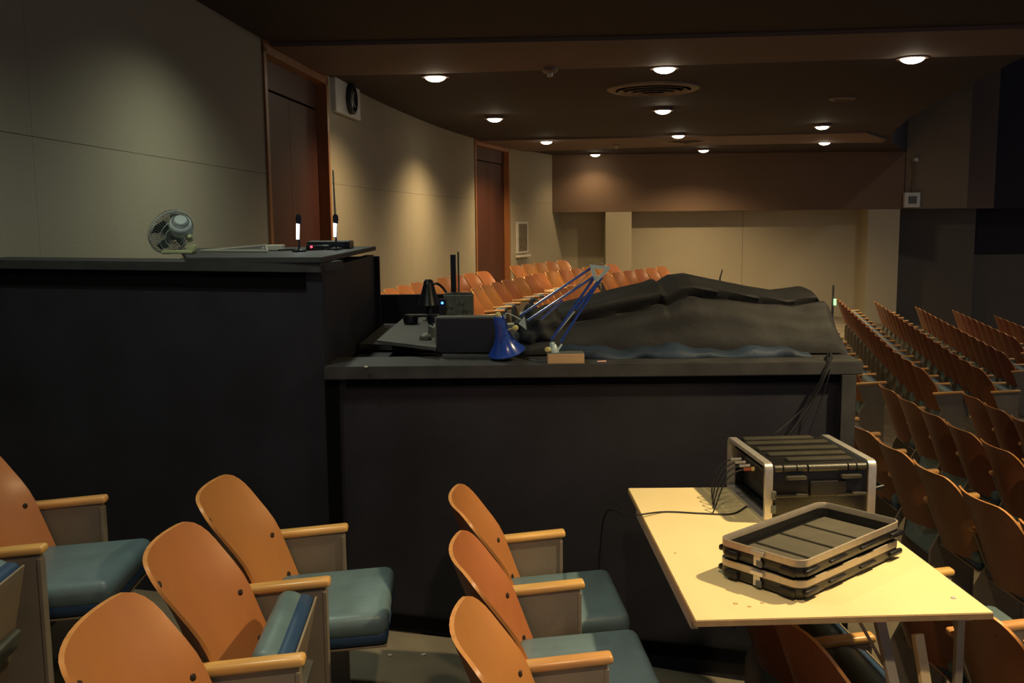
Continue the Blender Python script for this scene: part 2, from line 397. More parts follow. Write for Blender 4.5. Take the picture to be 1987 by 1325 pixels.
BP(MB().box((0.32, 4.7, 0.66), (2.2, 0.6, 0.86)), 'desk_cabinet', BLACK)

# ------------------------------------------------------------------ theatre seats
def chair_back_mesh(nx=18, nz=9):
    W2, z0, z1, r, rb, th = 0.245, 0.40, 0.862, 0.075, 0.04, 0.012
    bm = bmesh.new(); F = []; B = []
    def cx(s, z):
        v = (z - z0) / (z1 - z0)
        lean = -0.090 + 0.165 * (1 - v)
        t = min(1, max(0, (1 - v) / 0.5)); t = t * t * (3 - 2 * t)
        return lean + (0.062 + 0.060 * t) * s * s
    for i in range(nx + 1):
        s = math.sin((i / nx - 0.5) * math.pi)
        a = max(0, (abs(s) - (1 - r / W2)) / (r / W2)); top = z1 - r * (1 - math.sqrt(max(0, 1 - a * a)))
        b = max(0, (abs(s) - (1 - rb / W2)) / (rb / W2)); bot = z0 + rb * (1 - math.sqrt(max(0, 1 - b * b)))
        cf, cb = [], []
        for j in range(nz + 1):
            z = bot + (top - bot) * j / nz
            x = cx(s, z)
            cf.append(bm.verts.new((x + th / 2, s * W2, z))); cb.append(bm.verts.new((x - th / 2, s * W2, z)))
        F.append(cf); B.append(cb)
    for i in range(nx):
        for j in range(nz):
            bm.faces.new((F[i][j], F[i + 1][j], F[i + 1][j + 1], F[i][j + 1]))
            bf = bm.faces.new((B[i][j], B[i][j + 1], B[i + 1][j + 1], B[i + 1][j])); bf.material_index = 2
    def edgef(a, b, c, d):
        f = bm.faces.new((a, b, c, d)); f.material_index = 1
    for i in range(nx):
        edgef(F[i][nz], F[i + 1][nz], B[i + 1][nz], B[i][nz]); edgef(F[i][0], B[i][0], B[i + 1][0], F[i + 1][0])
    for j in range(nz):
        edgef(F[0][j], F[0][j + 1], B[0][j + 1], B[0][j]); edgef(F[nx][j], B[nx][j], B[nx][j + 1], F[nx][j + 1])
    return bm, cx
def make_chair():
    r = empty('theatre_seat')
    bm, cx = chair_back_mesh(); m = MB(); m.bm = bm
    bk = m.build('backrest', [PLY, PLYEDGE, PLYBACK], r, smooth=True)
    for s, z in ((-0.66, 0.80), (0.86, 0.62), (0.86, 0.47)):
        x = cx(s, z)
        MB().lathe([(0.0005, 0.004), (0.008, 0.003), (0.011, -0.001), (0.011, -0.010)], (x + 0.011, s * 0.253, z), axis=(0.95, -0.35 * s, 0.25), n=8).build('bolt', BOLT, bk)
    seat = MB()
    seat.box((0.005, 0, 0.012), (0.42, 0.465, 0.085), bevel=0.034, seg=3)
    so = seat.build('seat', VINYL, r, smooth=True, loc=(0.325, 0, 0.425))
    so.rotation_euler = (0, -0.06, 0)
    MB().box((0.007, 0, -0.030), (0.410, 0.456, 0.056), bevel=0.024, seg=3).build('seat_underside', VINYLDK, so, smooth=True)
    MB().box((-0.02, 0, -0.078), (0.06, 0.40, 0.026), bevel=0.006).build('hinge_bar', PANELDK, so)
    MB().box((0.005, 0, -0.061), (0.40, 0.44, 0.007), bevel=0.002).build('seat_plate', PLATE, so)
    def side(y, sg):
        pm = MB().prism([(0.350, y - 0.0125, 0.605), (0.350, y - 0.0125, -0.03), (0.10, y - 0.0125, 0.0), (0.10, y - 0.0125, 0.30), (0.15, y - 0.0125, 0.40), (0.075, y - 0.0125, 0.588)], (0, 0.025, 0))
        po = pm.build('side_panel', PANEL, r)
        MB().box((0.348, y, 0.285), (0.014, 0.036, 0.62), bevel=0.003).build('panel_flange', PANEL, po)
        MB().box((0.225, y, -0.002), (0.29, 0.09, 0.025), rot=Matrix.Rotation(0.12, 4, 'Y')).build('foot', PANELDK, po)
        MB().box((0.212, y, 0.612), (0.31, 0.049, 0.028), rot=Matrix.Rotation(-0.075, 4, 'Y'), bevel=0.011, seg=3).build('armrest', ARM, r, smooth=True)
        MB().box((0.135, y + 0.02, 0.55), (0.03, 0.03, 0.05), bevel=0.004).build('back_bracket', BOLT, po)
    side(-0.27, -1)
    return r, side
proto, _side = make_chair()
proto2 = empty('theatre_seat')
bm, cx = chair_back_mesh(); 
def children(o): return [c for c in bpy.data.objects if c.parent == o]
_tree = {}
def grab(o): return [(c, grab(c)) for c in children(o)]
TREE = grab(proto)
bpy.data.objects.remove(proto2)
bm.free()
def make_extra_side(y=0.27):
    pm = MB().prism([(0.350, y - 0.0125, 0.605), (0.350, y - 0.0125, -0.03), (0.10, y - 0.0125, 0.0), (0.10, y - 0.0125, 0.30), (0.15, y - 0.0125, 0.40), (0.075, y - 0.0125, 0.588)], (0, 0.025, 0))
    po = pm.build('side_panel', PANEL)
    fl = MB().box((0.348, y, 0.285), (0.014, 0.036, 0.62), bevel=0.003).build('panel_flange', PANEL, po)
    ft = MB().box((0.225, y, -0.002), (0.29, 0.09, 0.025), rot=Matrix.Rotation(0.12, 4, 'Y')).build('foot', PANELDK, po)
    ar = MB().box((0.212, y, 0.612), (0.31, 0.049, 0.028), rot=Matrix.Rotation(-0.075, 4, 'Y'), bevel=0.011, seg=3).build('armrest', ARM, None, smooth=True)
    return [(po, [(fl, []), (ft, [])]), (ar, [])]
EXTRA = make_extra_side()
def clone(o, kids, parent, skip=()):
    c = o.copy(); COL.objects.link(c)
    if parent is not None: c.parent = parent
    for k, kk in kids:
        if k.name.split('.')[0] in skip: continue
        clone(k, kk, c, skip)
    return c
_first = [True]
def place(x, y, z, rz, label, group, seat='down', last=False, small=False, fold=None):
    skip = ('bolt', 'foot', 'back_bracket', 'hinge_bar', 'panel_flange', 'seat_plate') if small else ()
    c = clone(proto, TREE, None, skip)
    c.location = (x, y, z); c.rotation_euler = (0, 0, rz)
    tag(c, label, 'chair', group)
    ang = {'down': -0.06, 'half': -1.36, 'lean': -1.0, 'up': -1.42}[seat]
    for k in c.children:
        if k.name.startswith('seat'):
            k.rotation_euler = (0, ang, 0)
            if seat != 'down': k.location = (0.225, 0, 0.41)
    if last:
        for k, kk in EXTRA: clone(k, kk, c, skip)
    return c
ORD = ['first', 'second', 'third', 'fourth', 'fifth', 'sixth', 'seventh', 'eighth', 'ninth', 'tenth', 'eleventh', 'twelfth', 'thirteenth', 'fourteenth', 'fifteenth', 'sixteenth', 'seventeenth', 'eighteenth', 'nineteenth', 'twentieth']
def row(k, ys, labels, group, seats, dz=0.0, du=0.0, last=True, small=False, zk=None, arc=None):
    n = len(ys)
    for i, y in enumerate(ys):
        x = UK(k) + cY(y) + du
        z = (FK[k] if zk is None else zk) + dz
        a_ = math.atan(cYs(y))
        if arc:
            xa, ya, s0, c0 = arc; x = xa + s0 * (y - ya) + c0 * (y - ya) ** 2; a_ = math.atan(s0 + 2 * c0 * (y - ya))
        place(x, y, z, -a_, labels[i], group, seats[i % len(seats)], last and i == n - 1, small)
# near rows, listed from far to near; ys ascending order for 'last' = far end
G = 'wooden theatre seats nearest the camera'
row(0, [1.50, 2.055, 2.61, 3.155], ['orange plywood theatre seat below the frame, nearest in the left row',
    'orange plywood theatre seat, large and low at the bottom left edge', 'orange plywood theatre seat with its blue cushion half tipped up',
    'orange plywood theatre seat next to the tall black panel, blue cushion folded down'], G, ['down', 'down', 'half', 'down'])
row(1, [1.72, 2.28, 2.835, 3.395], ['orange plywood theatre seat below the frame, nearest in the centre row',
    'orange plywood theatre seat nearest in the middle row, cut off at the bottom edge', 'orange plywood theatre seat in the middle of the centre row of three',
    'orange plywood theatre seat farthest in the centre row, against the low black panel'], G, ['down', 'down', 'down', 'down'])
row(-1, [2.00, 2.56, 3.12], ['theatre seat out at the far left edge, nearest in its row', 'theatre seat at the left edge with its cushion tipped up',
    'theatre seat at the left edge with orange back and flat teal cushion'], G, ['down', 'half', 'down'], du=-0.04)
row(2, [2.80, 3.345], ['theatre seat under the front edge of the table with lit backrest edge',
    'theatre seat hidden far under the plywood table, against the black booth'], G, ['up', 'up'], du=0.14, dz=-0.02)
def labs(n, pre): return ['%s seat from the near end of %s' % (ORD[i].capitalize(), pre) for i in range(n)]
def ysr(a, b, st=0.535):
    n = int(round((b - a) / st)) + 1
    return [a + st * i for i in range(n)]
y = ysr(2.0, 3.6, 0.54); row(3, y, labs(len(y), 'the row at the table right end'), 'theatre seats right of the table', ['down'])
y = ysr(2.9, 7.2, 0.54); row(4, y, labs(len(y), 'the row along the booth right end'), 'theatre seats beside the booth', ['down', 'down', 'up'])
y = ysr(4.4, 8.35, 0.54); row(5, y, labs(len(y), 'the second near row right of the booth'), 'theatre seats right of the booth, second row', ['up', 'down', 'up'])
y = ysr(6.3, 8.45, 0.54); row(6, y, labs(len(y), 'the near row cut by the right edge'), 'theatre seats at the right edge', ['up'])
names = {2: 'the first row hidden behind the covered console', 3: 'the second row hidden behind the covered console', 4: 'the third row hidden behind the covered console', 5: 'the far row beside the covered console', 6: 'the leftmost full row past the aisle', 7: 'the second full row past the aisle',
         8: 'the third full row past the aisle', 9: 'the fourth full row past the aisle', 10: 'the fifth full row past the aisle'}
for k, a, b in ((2, 13.0, 14.9), (3, 12.0, 18.0), (4, 11.0, 19.0), (5, 10.1, 19.0), (6, 10.2, 19.0), (7, 10.9, 19.3), (8, 13.0, 19.5), (9, 15.5, 19.6), (10, 18.0, 19.7)):
    y = ysr(a, b)
    row(k, y, labs(len(y), names[k]), 'theatre seats beyond the cross aisle', ['up'], small=True)
# rear left block behind the booth: arc = (x, y, slope, bend)
for k, arc, a, b, nm, z in ((-1, (-1.45, 10.0, 0.10, 0.030), 8.7, 14.75, 'the row along the left wall', 0.14), (0, (-0.50, 10.8, 0.13, 0.034), 9.9, 14.35, 'the second row from the left wall', 0.09),
                       (1, (0.38, 10.8, 0.13, 0.034), 9.9, 14.4, 'the third row behind the blue lamp', 0.0),
                       (-1, (0.10, 16.3, 0.42, 0.02), 16.3, 18.6, 'the short row nearest the far left doorway', 0.14), (0, (0.43, 15.1, 0.45, 0.02), 15.15, 18.2, 'the far row just left of the lamp joint', 0.065),
                       (1, (1.52, 15.5, 0.50, 0.02), 15.55, 18.2, 'the far row just right of the lamp joint', 0.02)):
    y = [a]
    while True:
        q_ = y[-1] + 0.535 / math.sqrt(1 + (arc[2] + 2 * arc[3] * (y[-1] - arc[1])) ** 2)
        if q_ > b + 0.1: break
        y.append(q_)
    row(k, y, labs(len(y), nm), 'theatre seats behind the booth', ['up', 'up', 'down'], small=True, zk=z, arc=arc)
for o_, kk in [(proto, TREE)] + EXTRA:
    def rm(o, kk):
        for k, k2 in kk: rm(k, k2)
        bpy.data.objects.remove(o)
    rm(o_, kk)

# ------------------------------------------------------------------ plywood table
TZ = 0.68
ta = empty('plywood_table', (0.48, 2.46, TZ))
tag(ta, 'pale plywood work table lying over the seat rows, brightly lit', 'table')
c4 = [(0.488, 2.455), (1.305, 2.486), (1.255, 3.735), (0.464, 3.738)]
def TP(mb, nm, m, smooth=False):
    o = mb.build(nm, m, ta, smooth); o.location = -ta.location; return o
TP(MB().prism([(x, y, TZ - 0.018) for x, y in c4], (0, 0, 0.018)), 'table_top', TABLE)
mb = MB()
for a, b in ((0, 1), (3, 0)):
    p = Vector((*c4[a], TZ - 0.010)); q = Vector((*c4[b], TZ - 0.010)); d = (q - p).normalized(); n = Vector((d.y, -d.x, 0))
    mb.prism([p + n * 0.0005 - Vector((0, 0, 0.0085)), q + n * 0.0005 - Vector((0, 0, 0.0085)), q + n * 0.0025 - Vector((0, 0, 0.0085)), p + n * 0.0025 - Vector((0, 0, 0.0085))], (0, 0, 0.016))
TP(mb, 'edge_band', TABLEE)
TP(MB().box((0.4885, 3.03, TZ - 0.036), (0.020, 1.02, 0.036), rot=0.0187), 'side_rail', GREYW)
TP(MB().box((1.255, 3.10, TZ - 0.035), (0.020, 1.10, 0.034), rot=0.03), 'side_rail', GREYW)
def leg(p, q, m, wd=0.035, th=0.018, nm='leg'):
    p = Vector(p); q = Vector(q); d = q - p
    rot = d.to_track_quat('Z', 'Y').to_matrix().to_4x4()
    return TP(MB().box((p + q) / 2, (wd, th, d.length), rot=rot, bevel=0.002), nm, m)
leg((1.04, 2.64, TZ - 0.02), (1.10, 2.30, 0.02), GREYW, 0.03, 0.02, 'leg')
leg((1.16, 2.62, 0.56), (1.21, 2.40, -0.10), TABLE, 0.03, 0.02, 'leg')
leg((1.27, 2.60, TZ - 0.02), (1.27, 2.58, -0.36), GREYW, 0.022, 0.022, 'leg')
leg((0.96, 2.60, TZ - 0.03), (1.27, 2.58, 0.10), PLATE, 0.03, 0.008, 'brace')
leg((0.98, 3.60, TZ - 0.02), (1.0, 3.60, -0.32), GREYW, 0.022, 0.022, 'leg')
# stains left on the board
for px, py_, r in ((1427, 1171, 0.007), (1454, 1177, 0.006), (1479, 1170, 0.006), (1310, 1073, 0.004)):
    c = WZ(px, py_, TZ)
    TP(MB().lathe([(r, 0.0006), (r * 0.55, 0.0008), (r * 0.55, 0.0), (r, 0.0)], c, n=14, close=True), 'ring_stain', TABLEE)
tag(MB().lathe([(0.0, 0.004), (0.006, 0.003), (0.008, 0.0)], WZ(1850, 1160, TZ + 0.0005), n=12).build('button', WHITEM), 'small white plastic button lying at the right end of the table', 'button')

# ------------------------------------------------------------------ rack case on the table
fl = WZ(1483, 1015, TZ); 
a_ax = (Vector((1.295, 3.30, 0)) - Vector((0.884, 3.274, 0))).normalized(); b_ax = Vector((-a_ax.y - 0.03, a_ax.x, 0)).normalized()
CM = Matrix.Identity(4)
for i in range(3): CM[i][0] = a_ax[i]; CM[i][1] = b_ax[i]; CM[i][3] = (fl[0], fl[1], TZ)[i]
ca = empty('rack_case'); ca.matrix_world = CM
tag(ca, 'black equipment rack case with aluminium end frames, standing on the table', 'case')
CW, CD, CH = 0.405, 0.445, 0.215
def loopframe(x0, x1, t=0.014, m=ALU, nm='end_frame'):
    mb = MB()
    def rr(ins, r):
        pts = []
        for cxx, czz, a0 in ((CD - r - ins, CH - r - ins, 0), (r + ins, CH - r - ins, 90), (r + ins, r + ins, 180), (CD - r - ins, r + ins, 270)):
            for k in range(5):
                a = math.radians(a0 + k * 22.5); pts.append((cxx + r * math.cos(a), czz + r * math.sin(a)))
        return pts
    o_, i_ = rr(0, 0.025), rr(t, 0.014); n = len(o_)
    V = [[mb.bm.verts.new((x, y, z)) for y, z in L_] for x in (x0, x1) for L_ in (o_, i_)]
    for k in range(n):
        j = (k + 1) % n
        mb.bm.faces.new((V[0][k], V[0][j], V[1][j], V[1][k])); mb.bm.faces.new((V[2][k], V[3][k], V[3][j], V[2][j]))
        mb.bm.faces.new((V[0][k], V[2][k], V[2][j], V[0][j])); mb.bm.faces.new((V[1][k], V[1][j], V[3][j], V[3][k]))
    return mb.build(nm, m, ca, smooth=True)
loopframe(0, 0.028); loopframe(CW - 0.028, CW)
body = MB()
body.box((CW / 2, CD / 2, CH - 0.022), (CW - 0.056, CD - 0.012, 0.026), bevel=0.008)
body.box((CW / 2, CD / 2, 0.015), (CW - 0.056, CD - 0.012, 0.018))
body.box((CW / 2, 0.016, CH / 2), (CW - 0.056, 0.016, CH - 0.03), bevel=0.004)
body.box((CW / 2, CD - 0.016, CH / 2), (CW - 0.056, 0.016, CH - 0.03))
body.build('case_shell', CASEB, ca, smooth=True)
for i, (yy, x0, x1) in enumerate(((0.07, 0.10, 0.34), (0.15, 0.06, 0.35), (0.235, 0.05, 0.36), (0.33, 0.04, 0.36), (0.405, 0.05, 0.33))):
    MB().box(((x0 + x1) / 2, yy, CH - 0.006), (x1 - x0, 0.040, 0.014), bevel=0.006).build('top_rib', CASET, ca, smooth=True)
for x0, x1 in ((0.035, 0.062), (0.068, 0.112), (0.116, 0.150), (0.158, 0.298), (0.304, 0.330), (0.335, 0.368)):
    mb = MB().tube([(x0, 0.012, CH - 0.022), (x1, 0.012, CH - 0.022)], 0.014, 12)
    mb.build('front_roll', CASET, ca, smooth=True)
for x0 in (0.075, 0.275):
    MB().box((x0 + 0.035, -0.001, CH - 0.052), (0.075, 0.03, 0.014), bevel=0.006).build('latch_cup', CASET, ca, smooth=True)
MB().box((0.23, 0.003, CH - 0.095), (0.135, 0.014, 0.055), bevel=0.004).build('handle_recess_plate', CASEB, ca)
for x0, x1 in ((0.035, 0.155), (0.26, 0.37)):
    MB().box(((x0 + x1) / 2, 0.002, CH - 0.118), (x1 - x0, 0.018, 0.010), bevel=0.003).build('front_rib', CASET, ca)
MB().box((CW / 2, CD / 2, 0.155), (CW - 0.04, CD - 0.06, 0.044)).build('rack_unit', EQUIP, ca)
MB().box((CW / 2 + 0.02, CD / 2, 0.075), (CW - 0.08, CD - 0.06, 0.085)).build('rack_unit', EQUIP, ca)
for q in ((0.006, 0.0, 0.1), (0.006, 0.0, 0.05)):
    MB().box((0.032, 0.002, q[2]), (0.018, 0.012, 0.03), bevel=0.003).build('frame_clip', PANELDK, ca)
MB().tube([(CW, 0.03, 0.10), (CW + 0.04, 0.03, 0.11), (CW + 0.045, 0.12, 0.11), (CW + 0.04, 0.20, 0.11), (CW, 0.20, 0.10)], 0.008).build('side_handle', CASEB, ca, smooth=True)
# plugged connectors on the open left end
inv = CM.inverted()
pcols = [WHITEM, WHITEM, WHITEM, REDC]
plab = ['white', 'white', 'white', 'red and yellow']
for i in range(4):
    y0 = 0.30 - i * 0.050
    base = CM @ Vector((0.016, y0, 0.160))
    p2 = CM @ Vector((-0.026, y0, 0.157))
    r = empty('audio_plug', base)
    tag(r, ['white cable plug farthest back in the open end of the rack case', 'second white cable plug from the back of the rack case',
            'white cable plug next to the red and yellow plug', 'red and yellow cable plug nearest in the rack case end'][i], 'plug', None)
    def rel(p): return Vector(p) - base
    MB().tube([rel(CM @ Vector((0.014, y0, 0.158))), rel(p2)], 0.0055, 10).build('plug_body', pcols[i], r, smooth=True)
    if i == 3:
        MB().tube([rel(CM @ Vector((0.012, y0, 0.158))), rel(CM @ Vector((0.002, y0, 0.158)))], 0.008, 10).build('plug_ring', YELLOW, r, smooth=True)
    pts = []
    end = CM @ Vector((-0.10 - 0.015 * i, y0 - 0.02, 0.002)); hi = CM @ Vector((-0.075 - 0.01 * i, y0 + 0.015, 0.14)); mid = CM @ Vector((-0.11, y0, 0.06))
    for t in np.linspace(0, 1, 12):
        A = p2 * (1 - t) ** 3 + hi * 3 * t * (1 - t) ** 2 + mid * 3 * t * t * (1 - t) + end * t ** 3
        pts.append(rel(A))
    MB().tube(pts, 0.0028, 6).build('cable', RUBBER, r, smooth=True)
def curve_pts(P, n=10):
    P = [Vector(p) for p in P]; out = []
    for i in range(len(P) - 1):
        p0 = P[max(i - 1, 0)]; p1 = P[i]; p2 = P[i + 1]; p3 = P[min(i + 2, len(P) - 1)]
        for k in range(n):
            t = k / n
            out.append(0.5 * ((2 * p1) + (p2 - p0) * t + (2 * p0 - 5 * p1 + 4 * p2 - p3) * t * t + (3 * p1 - p0 - 3 * p2 + p3) * t ** 3))
    out.append(P[-1]); return out
zc = TZ + 0.003
pts = curve_pts([Vector((0.36, 3.93, 0.20)), Vector((0.375, 3.80, 0.55)), WZ(1225, 1000, zc), WZ(1290, 993, zc), WZ(1360, 996, zc), WZ(1420, 997, zc), WZ(1450, 982, zc), WZ(1474, 976, zc)])
tag(MB().tube(pts, 0.0032, 6).build('table_cable', RUBBER, smooth=True), 'thin black cable running across the plywood table into the rack case', 'cable')

# ------------------------------------------------------------------ two case lids stacked on the table
l_o = Vector((0.803, 2.560, TZ)); la = (Vector((1.235, 2.93, 0)) - Vector((0.803, 2.56, 0))).normalized(); lb = Vector((-la.y, la.x, 0))
LL, LS = 0.565, 0.29
def rrect(x0, x1, y0, y1, r, z, n=5):
    pts = []
    for cxx, cyy, a0 in ((x1 - r, y1 - r, 0), (x0 + r, y1 - r, 90), (x0 + r, y0 + r, 180), (x1 - r, y0 + r, 270)):
        for k in range(n + 1):
            a = math.radians(a0 + k * 90.0 / n); pts.append((cxx + r * math.cos(a), cyy + r * math.sin(a), z))
    return pts
def ring_solid(mb, rings):
    V = [[mb.bm.verts.new(p) for p in R] for R in rings]; n = len(V[0])
    for i in range(len(V) - 1):
        for k in range(n): mb.bm.faces.new((V[i][k], V[i][(k + 1) % n], V[i + 1][(k + 1) % n], V[i + 1][k]))
    return V
for idx in range(2):
    LM = Matrix.Identity(4)
    off = lb * 0.0
    for i in range(3): LM[i][0] = la[i]; LM[i][1] = lb[i]; LM[i][3] = (l_o + off)[i] + (0.060 * idx + 0.0005 if i == 2 else 0)
    r = empty('case_lid'); r.matrix_world = LM
    tag(r, ['black case lid with aluminium rim, lying on the table under the other lid', 'black case lid with aluminium rim, open side up, on top of the stack of two'][idx], 'lid', 'rack case lids on the table')
    mb = MB(); h = 0.040
    V = ring_solid(mb, [rrect(0.012, LL - 0.012, 0.012, LS - 0.012, 0.03, 0.0), rrect(0.002, LL - 0.002, 0.002, LS - 0.002, 0.035, 0.010), rrect(0.0, LL, 0.0, LS, 0.035, 0.022), rrect(0.002, LL - 0.002, 0.002, LS - 0.002, 0.035, h),
                        rrect(0.010, LL - 0.010, 0.010, LS - 0.010, 0.03, h), rrect(0.014, LL - 0.014, 0.014, LS - 0.014, 0.028, 0.008)])
    mb.bm.faces.new(V[0][::-1]); mb.bm.faces.new(V[-1])
    mb.build('lid_shell', CASEB, r, smooth=True)
    mb = MB(); rs = [rrect(0.0, LL, 0.0, LS, 0.036, h - 0.002), rrect(0.0, LL, 0.0, LS, 0.036, h + 0.018), rrect(0.005, LL - 0.005, 0.005, LS - 0.005, 0.032, h + 0.019), rrect(0.009, LL - 0.009, 0.009, LS - 0.009, 0.03, h + 0.010), rrect(0.009, LL - 0.009, 0.009, LS - 0.009, 0.03, h - 0.002)]
    ring_solid(mb, rs + [rs[0]]); mb.build('rim', ALUW, r, smooth=True)
    # bumpers at the corners and long side grips
    for x, y_ in ((0.03, -0.002), (LL - 0.06, -0.002), (0.03, LS + 0.002), (LL - 0.06, LS + 0.002)):
        MB().box((x + 0.02, y_, 0.022), (0.07, 0.014, 0.018), bevel=0.006).build('bumper', CASEB, r, smooth=True)
    for x in (-0.003, LL + 0.003):
        MB().box((x, LS - 0.055, 0.020), (0.018, 0.05, 0.024), bevel=0.008).build('bumper', CASEB, r, smooth=True)
        MB().box((x, 0.045, 0.020), (0.010, 0.05, 0.022), bevel=0.004).build('bumper', CASEB, r, smooth=True)
    for x in (0.19, 0.36):
        MB().box((x, -0.001, 0.024), (0.09, 0.010, 0.010), bevel=0.004).build('side_grip', CASEB, r, smooth=True)
    lt = MB().box((-0.003, LS * 0.50, 0.026), (0.006, 0.024, 0.034), bevel=0.002).build('latch', ALU, r)
    MB().box((-0.005, LS * 0.50, h + 0.008), (0.008, 0.045, 0.014), bevel=0.002).build('catch', ALU, lt)
    MB().box((-0.006, LS * 0.47, 0.018), (0.005, 0.02, 0.02), bevel=0.002).build('catch', PANELDK, lt)
    for k in range(4):
        MB().box((0.085 + k * 0.132, LS / 2, 0.011), (0.118, LS - 0.06, 0.010), bevel=0.004).build('raised_panel', FOAM, r)

# ------------------------------------------------------------------ things on the tall part of the booth
TT = 1.612
# desk fan lying with its head tilted up
fc = W(331, 452, 4.72)
fan = empty('desk_fan', (fc.x, fc.y, TT)); tag(fan, 'old white desk fan with wire cage on the tall black booth top', 'fan')
def rf(p): return Vector(p) - Vector((fc.x, fc.y, TT))
ax = Vector((-0.62, 0.50, 0.40)).normalized()          # the way it blows: away, to the left
q = ax.to_track_quat('Z', 'Y').to_matrix()
hc = Vector(W(334, 452, 4.70))
hub = hc + ax * 0.01
Rf = 0.115
def fp(r, a, h): return rf(hub + q @ Vector((r * math.cos(a), r * math.sin(a), h)))
mb = MB()
for side_, hh in ((-1, -0.042), (1, 0.042)):
    for i in range(56):
        a = i * 2 * math.pi / 56
        mb.tube([fp(0.03, a, hh), fp(0.085, a, hh * 0.95), fp(Rf * 0.97, a, hh * 0.5), fp(Rf, a, 0)], 0.0013, 4)
cg = mb.build('cage_wires', FANG, fan); cg['kind'] = 'stuff'
mb = MB()
for rr_, hh in ((Rf, 0), (0.085, -0.040), (0.055, -0.042), (0.085, 0.040)):
    mb.tube([fp(rr_, a, hh) for a in np.linspace(0, 2 * math.pi, 33)[:-1]], 0.0028 if rr_ == Rf else 0.0016, 5, closed=True)
mb.build('cage_ring', FANW, fan, smooth=True)
for i in range(4):
    mb = MB(); a0 = i * math.pi / 2
    A = [mb.bm.verts.new(fp(r_, a0 + da, hz)) for r_, da, hz in ((0.02, 0, 0.01), (0.06, -0.2, 0.016), (0.095, -0.15, 0.016), (0.10, 0.35, 0), (0.095, 0.85, -0.016), (0.06, 0.9, -0.016), (0.02, 0.6, -0.01))]
    mb.bm.faces.new(A); o = mb.build('blade', FANB, fan)
    so_ = o.modifiers.new('thickness', 'SOLIDIFY'); so_.thickness = 0.002
MB().lathe([(0.0, 0.05), (0.02, 0.048), (0.03, 0.03), (0.03, -0.03), (0.001, -0.035)], rf(hub), axis=ax, n=16).build('hub', FANG, fan, smooth=True)
# motor housing behind the cage
mc = W(350, 434, 4.58)
ma = Vector((0.30, -0.75, 0.62)).normalized()
MB().lathe([(0.0005, 0.034), (0.026, 0.033), (0.031, 0.026), (0.032, 0.018), (0.044, 0.013), (0.052, 0.0), (0.053, -0.028), (0.044, -0.055), (0.024, -0.08), (0.001, -0.09)], rf(mc), axis=ma, n=24).build('motor_housing', FANW, fan, smooth=True)
MB().lathe([(0.033, 0.0155), (0.040, 0.0145), (0.040, 0.0185), (0.033, 0.0195)], rf(mc), axis=ma, n=24, close=True).build('housing_groove', FANB, fan, smooth=True)
kn = W(368, 461, 4.60)
MB().lathe([(0.0005, 0.022), (0.010, 0.020), (0.014, 0.010), (0.015, -0.02), (0.001, -0.02)], rf(kn), axis=(0.2, -0.8, 0.4), n=14).build('tilt_knob', FANY, fan, smooth=True)
MB().tube([rf(kn) + Vector((0.0, 0.01, -0.005)), rf(mc) + Vector((0.005, 0.02, -0.04))], 0.012, 8).build('neck', FANG, fan, smooth=True)
b0 = W(345, 487, 4.62); b0.z = TT
MB().box((rf(b0).x + 0.0, rf(b0).y + 0.02, 0.009), (0.15, 0.09, 0.018), bevel=0.007, rot=0.05).build('base', FANY, fan, smooth=True)
MB().box((rf(W(368, 478, 4.60)).x, rf(b0).y + 0.01, 0.026), (0.045, 0.045, 0.034), bevel=0.006).build('stand_foot', FANY, fan, smooth=True)

# white U-shaped bracket lying flat, open end at its stub
z = TT + 0.004
p = [W(391, 486, 4.35), W(518, 475, 4.70), W(521, 487, 4.30)]
br = empty('metal_bracket', (p[0].x, p[0].y, TT)); tag(br, 'long white wishbone shaped metal bracket lying beside the fan', 'bracket')
tip = WZ(391, 487, z); e1 = WZ(516, 476, z + 0.022); e2 = WZ(519, 487, z + 0.004)
o0 = Vector((p[0].x, p[0].y, TT))
MB().tube([tip - o0, e1 - o0], 0.0078, 6).build('arm', CREAM, br)
MB().tube([tip - o0, e2 - o0], 0.0078, 6).build('arm', CREAM, br)
MB().tube([e1 - o0, e2 - o0], 0.0045, 6).build('cross_bar', CREAM, br)
m_ = (WZ(535, 480, z + 0.012)); d_ = m_ - o0
MB().box((d_.x, d_.y, 0.016), (0.085, 0.10, 0.028), bevel=0.004, rot=0.12).build('end_block', CREAM, br)
kk = WZ(511, 482, z + 0.01) - o0
MB().lathe([(0.0005, 0.010), (0.009, 0.006), (0.010, -0.008), (0.001, -0.010)], kk, axis=(0.2, -1, 0.3), n=12).build('knob', WHITEM, br, smooth=True)

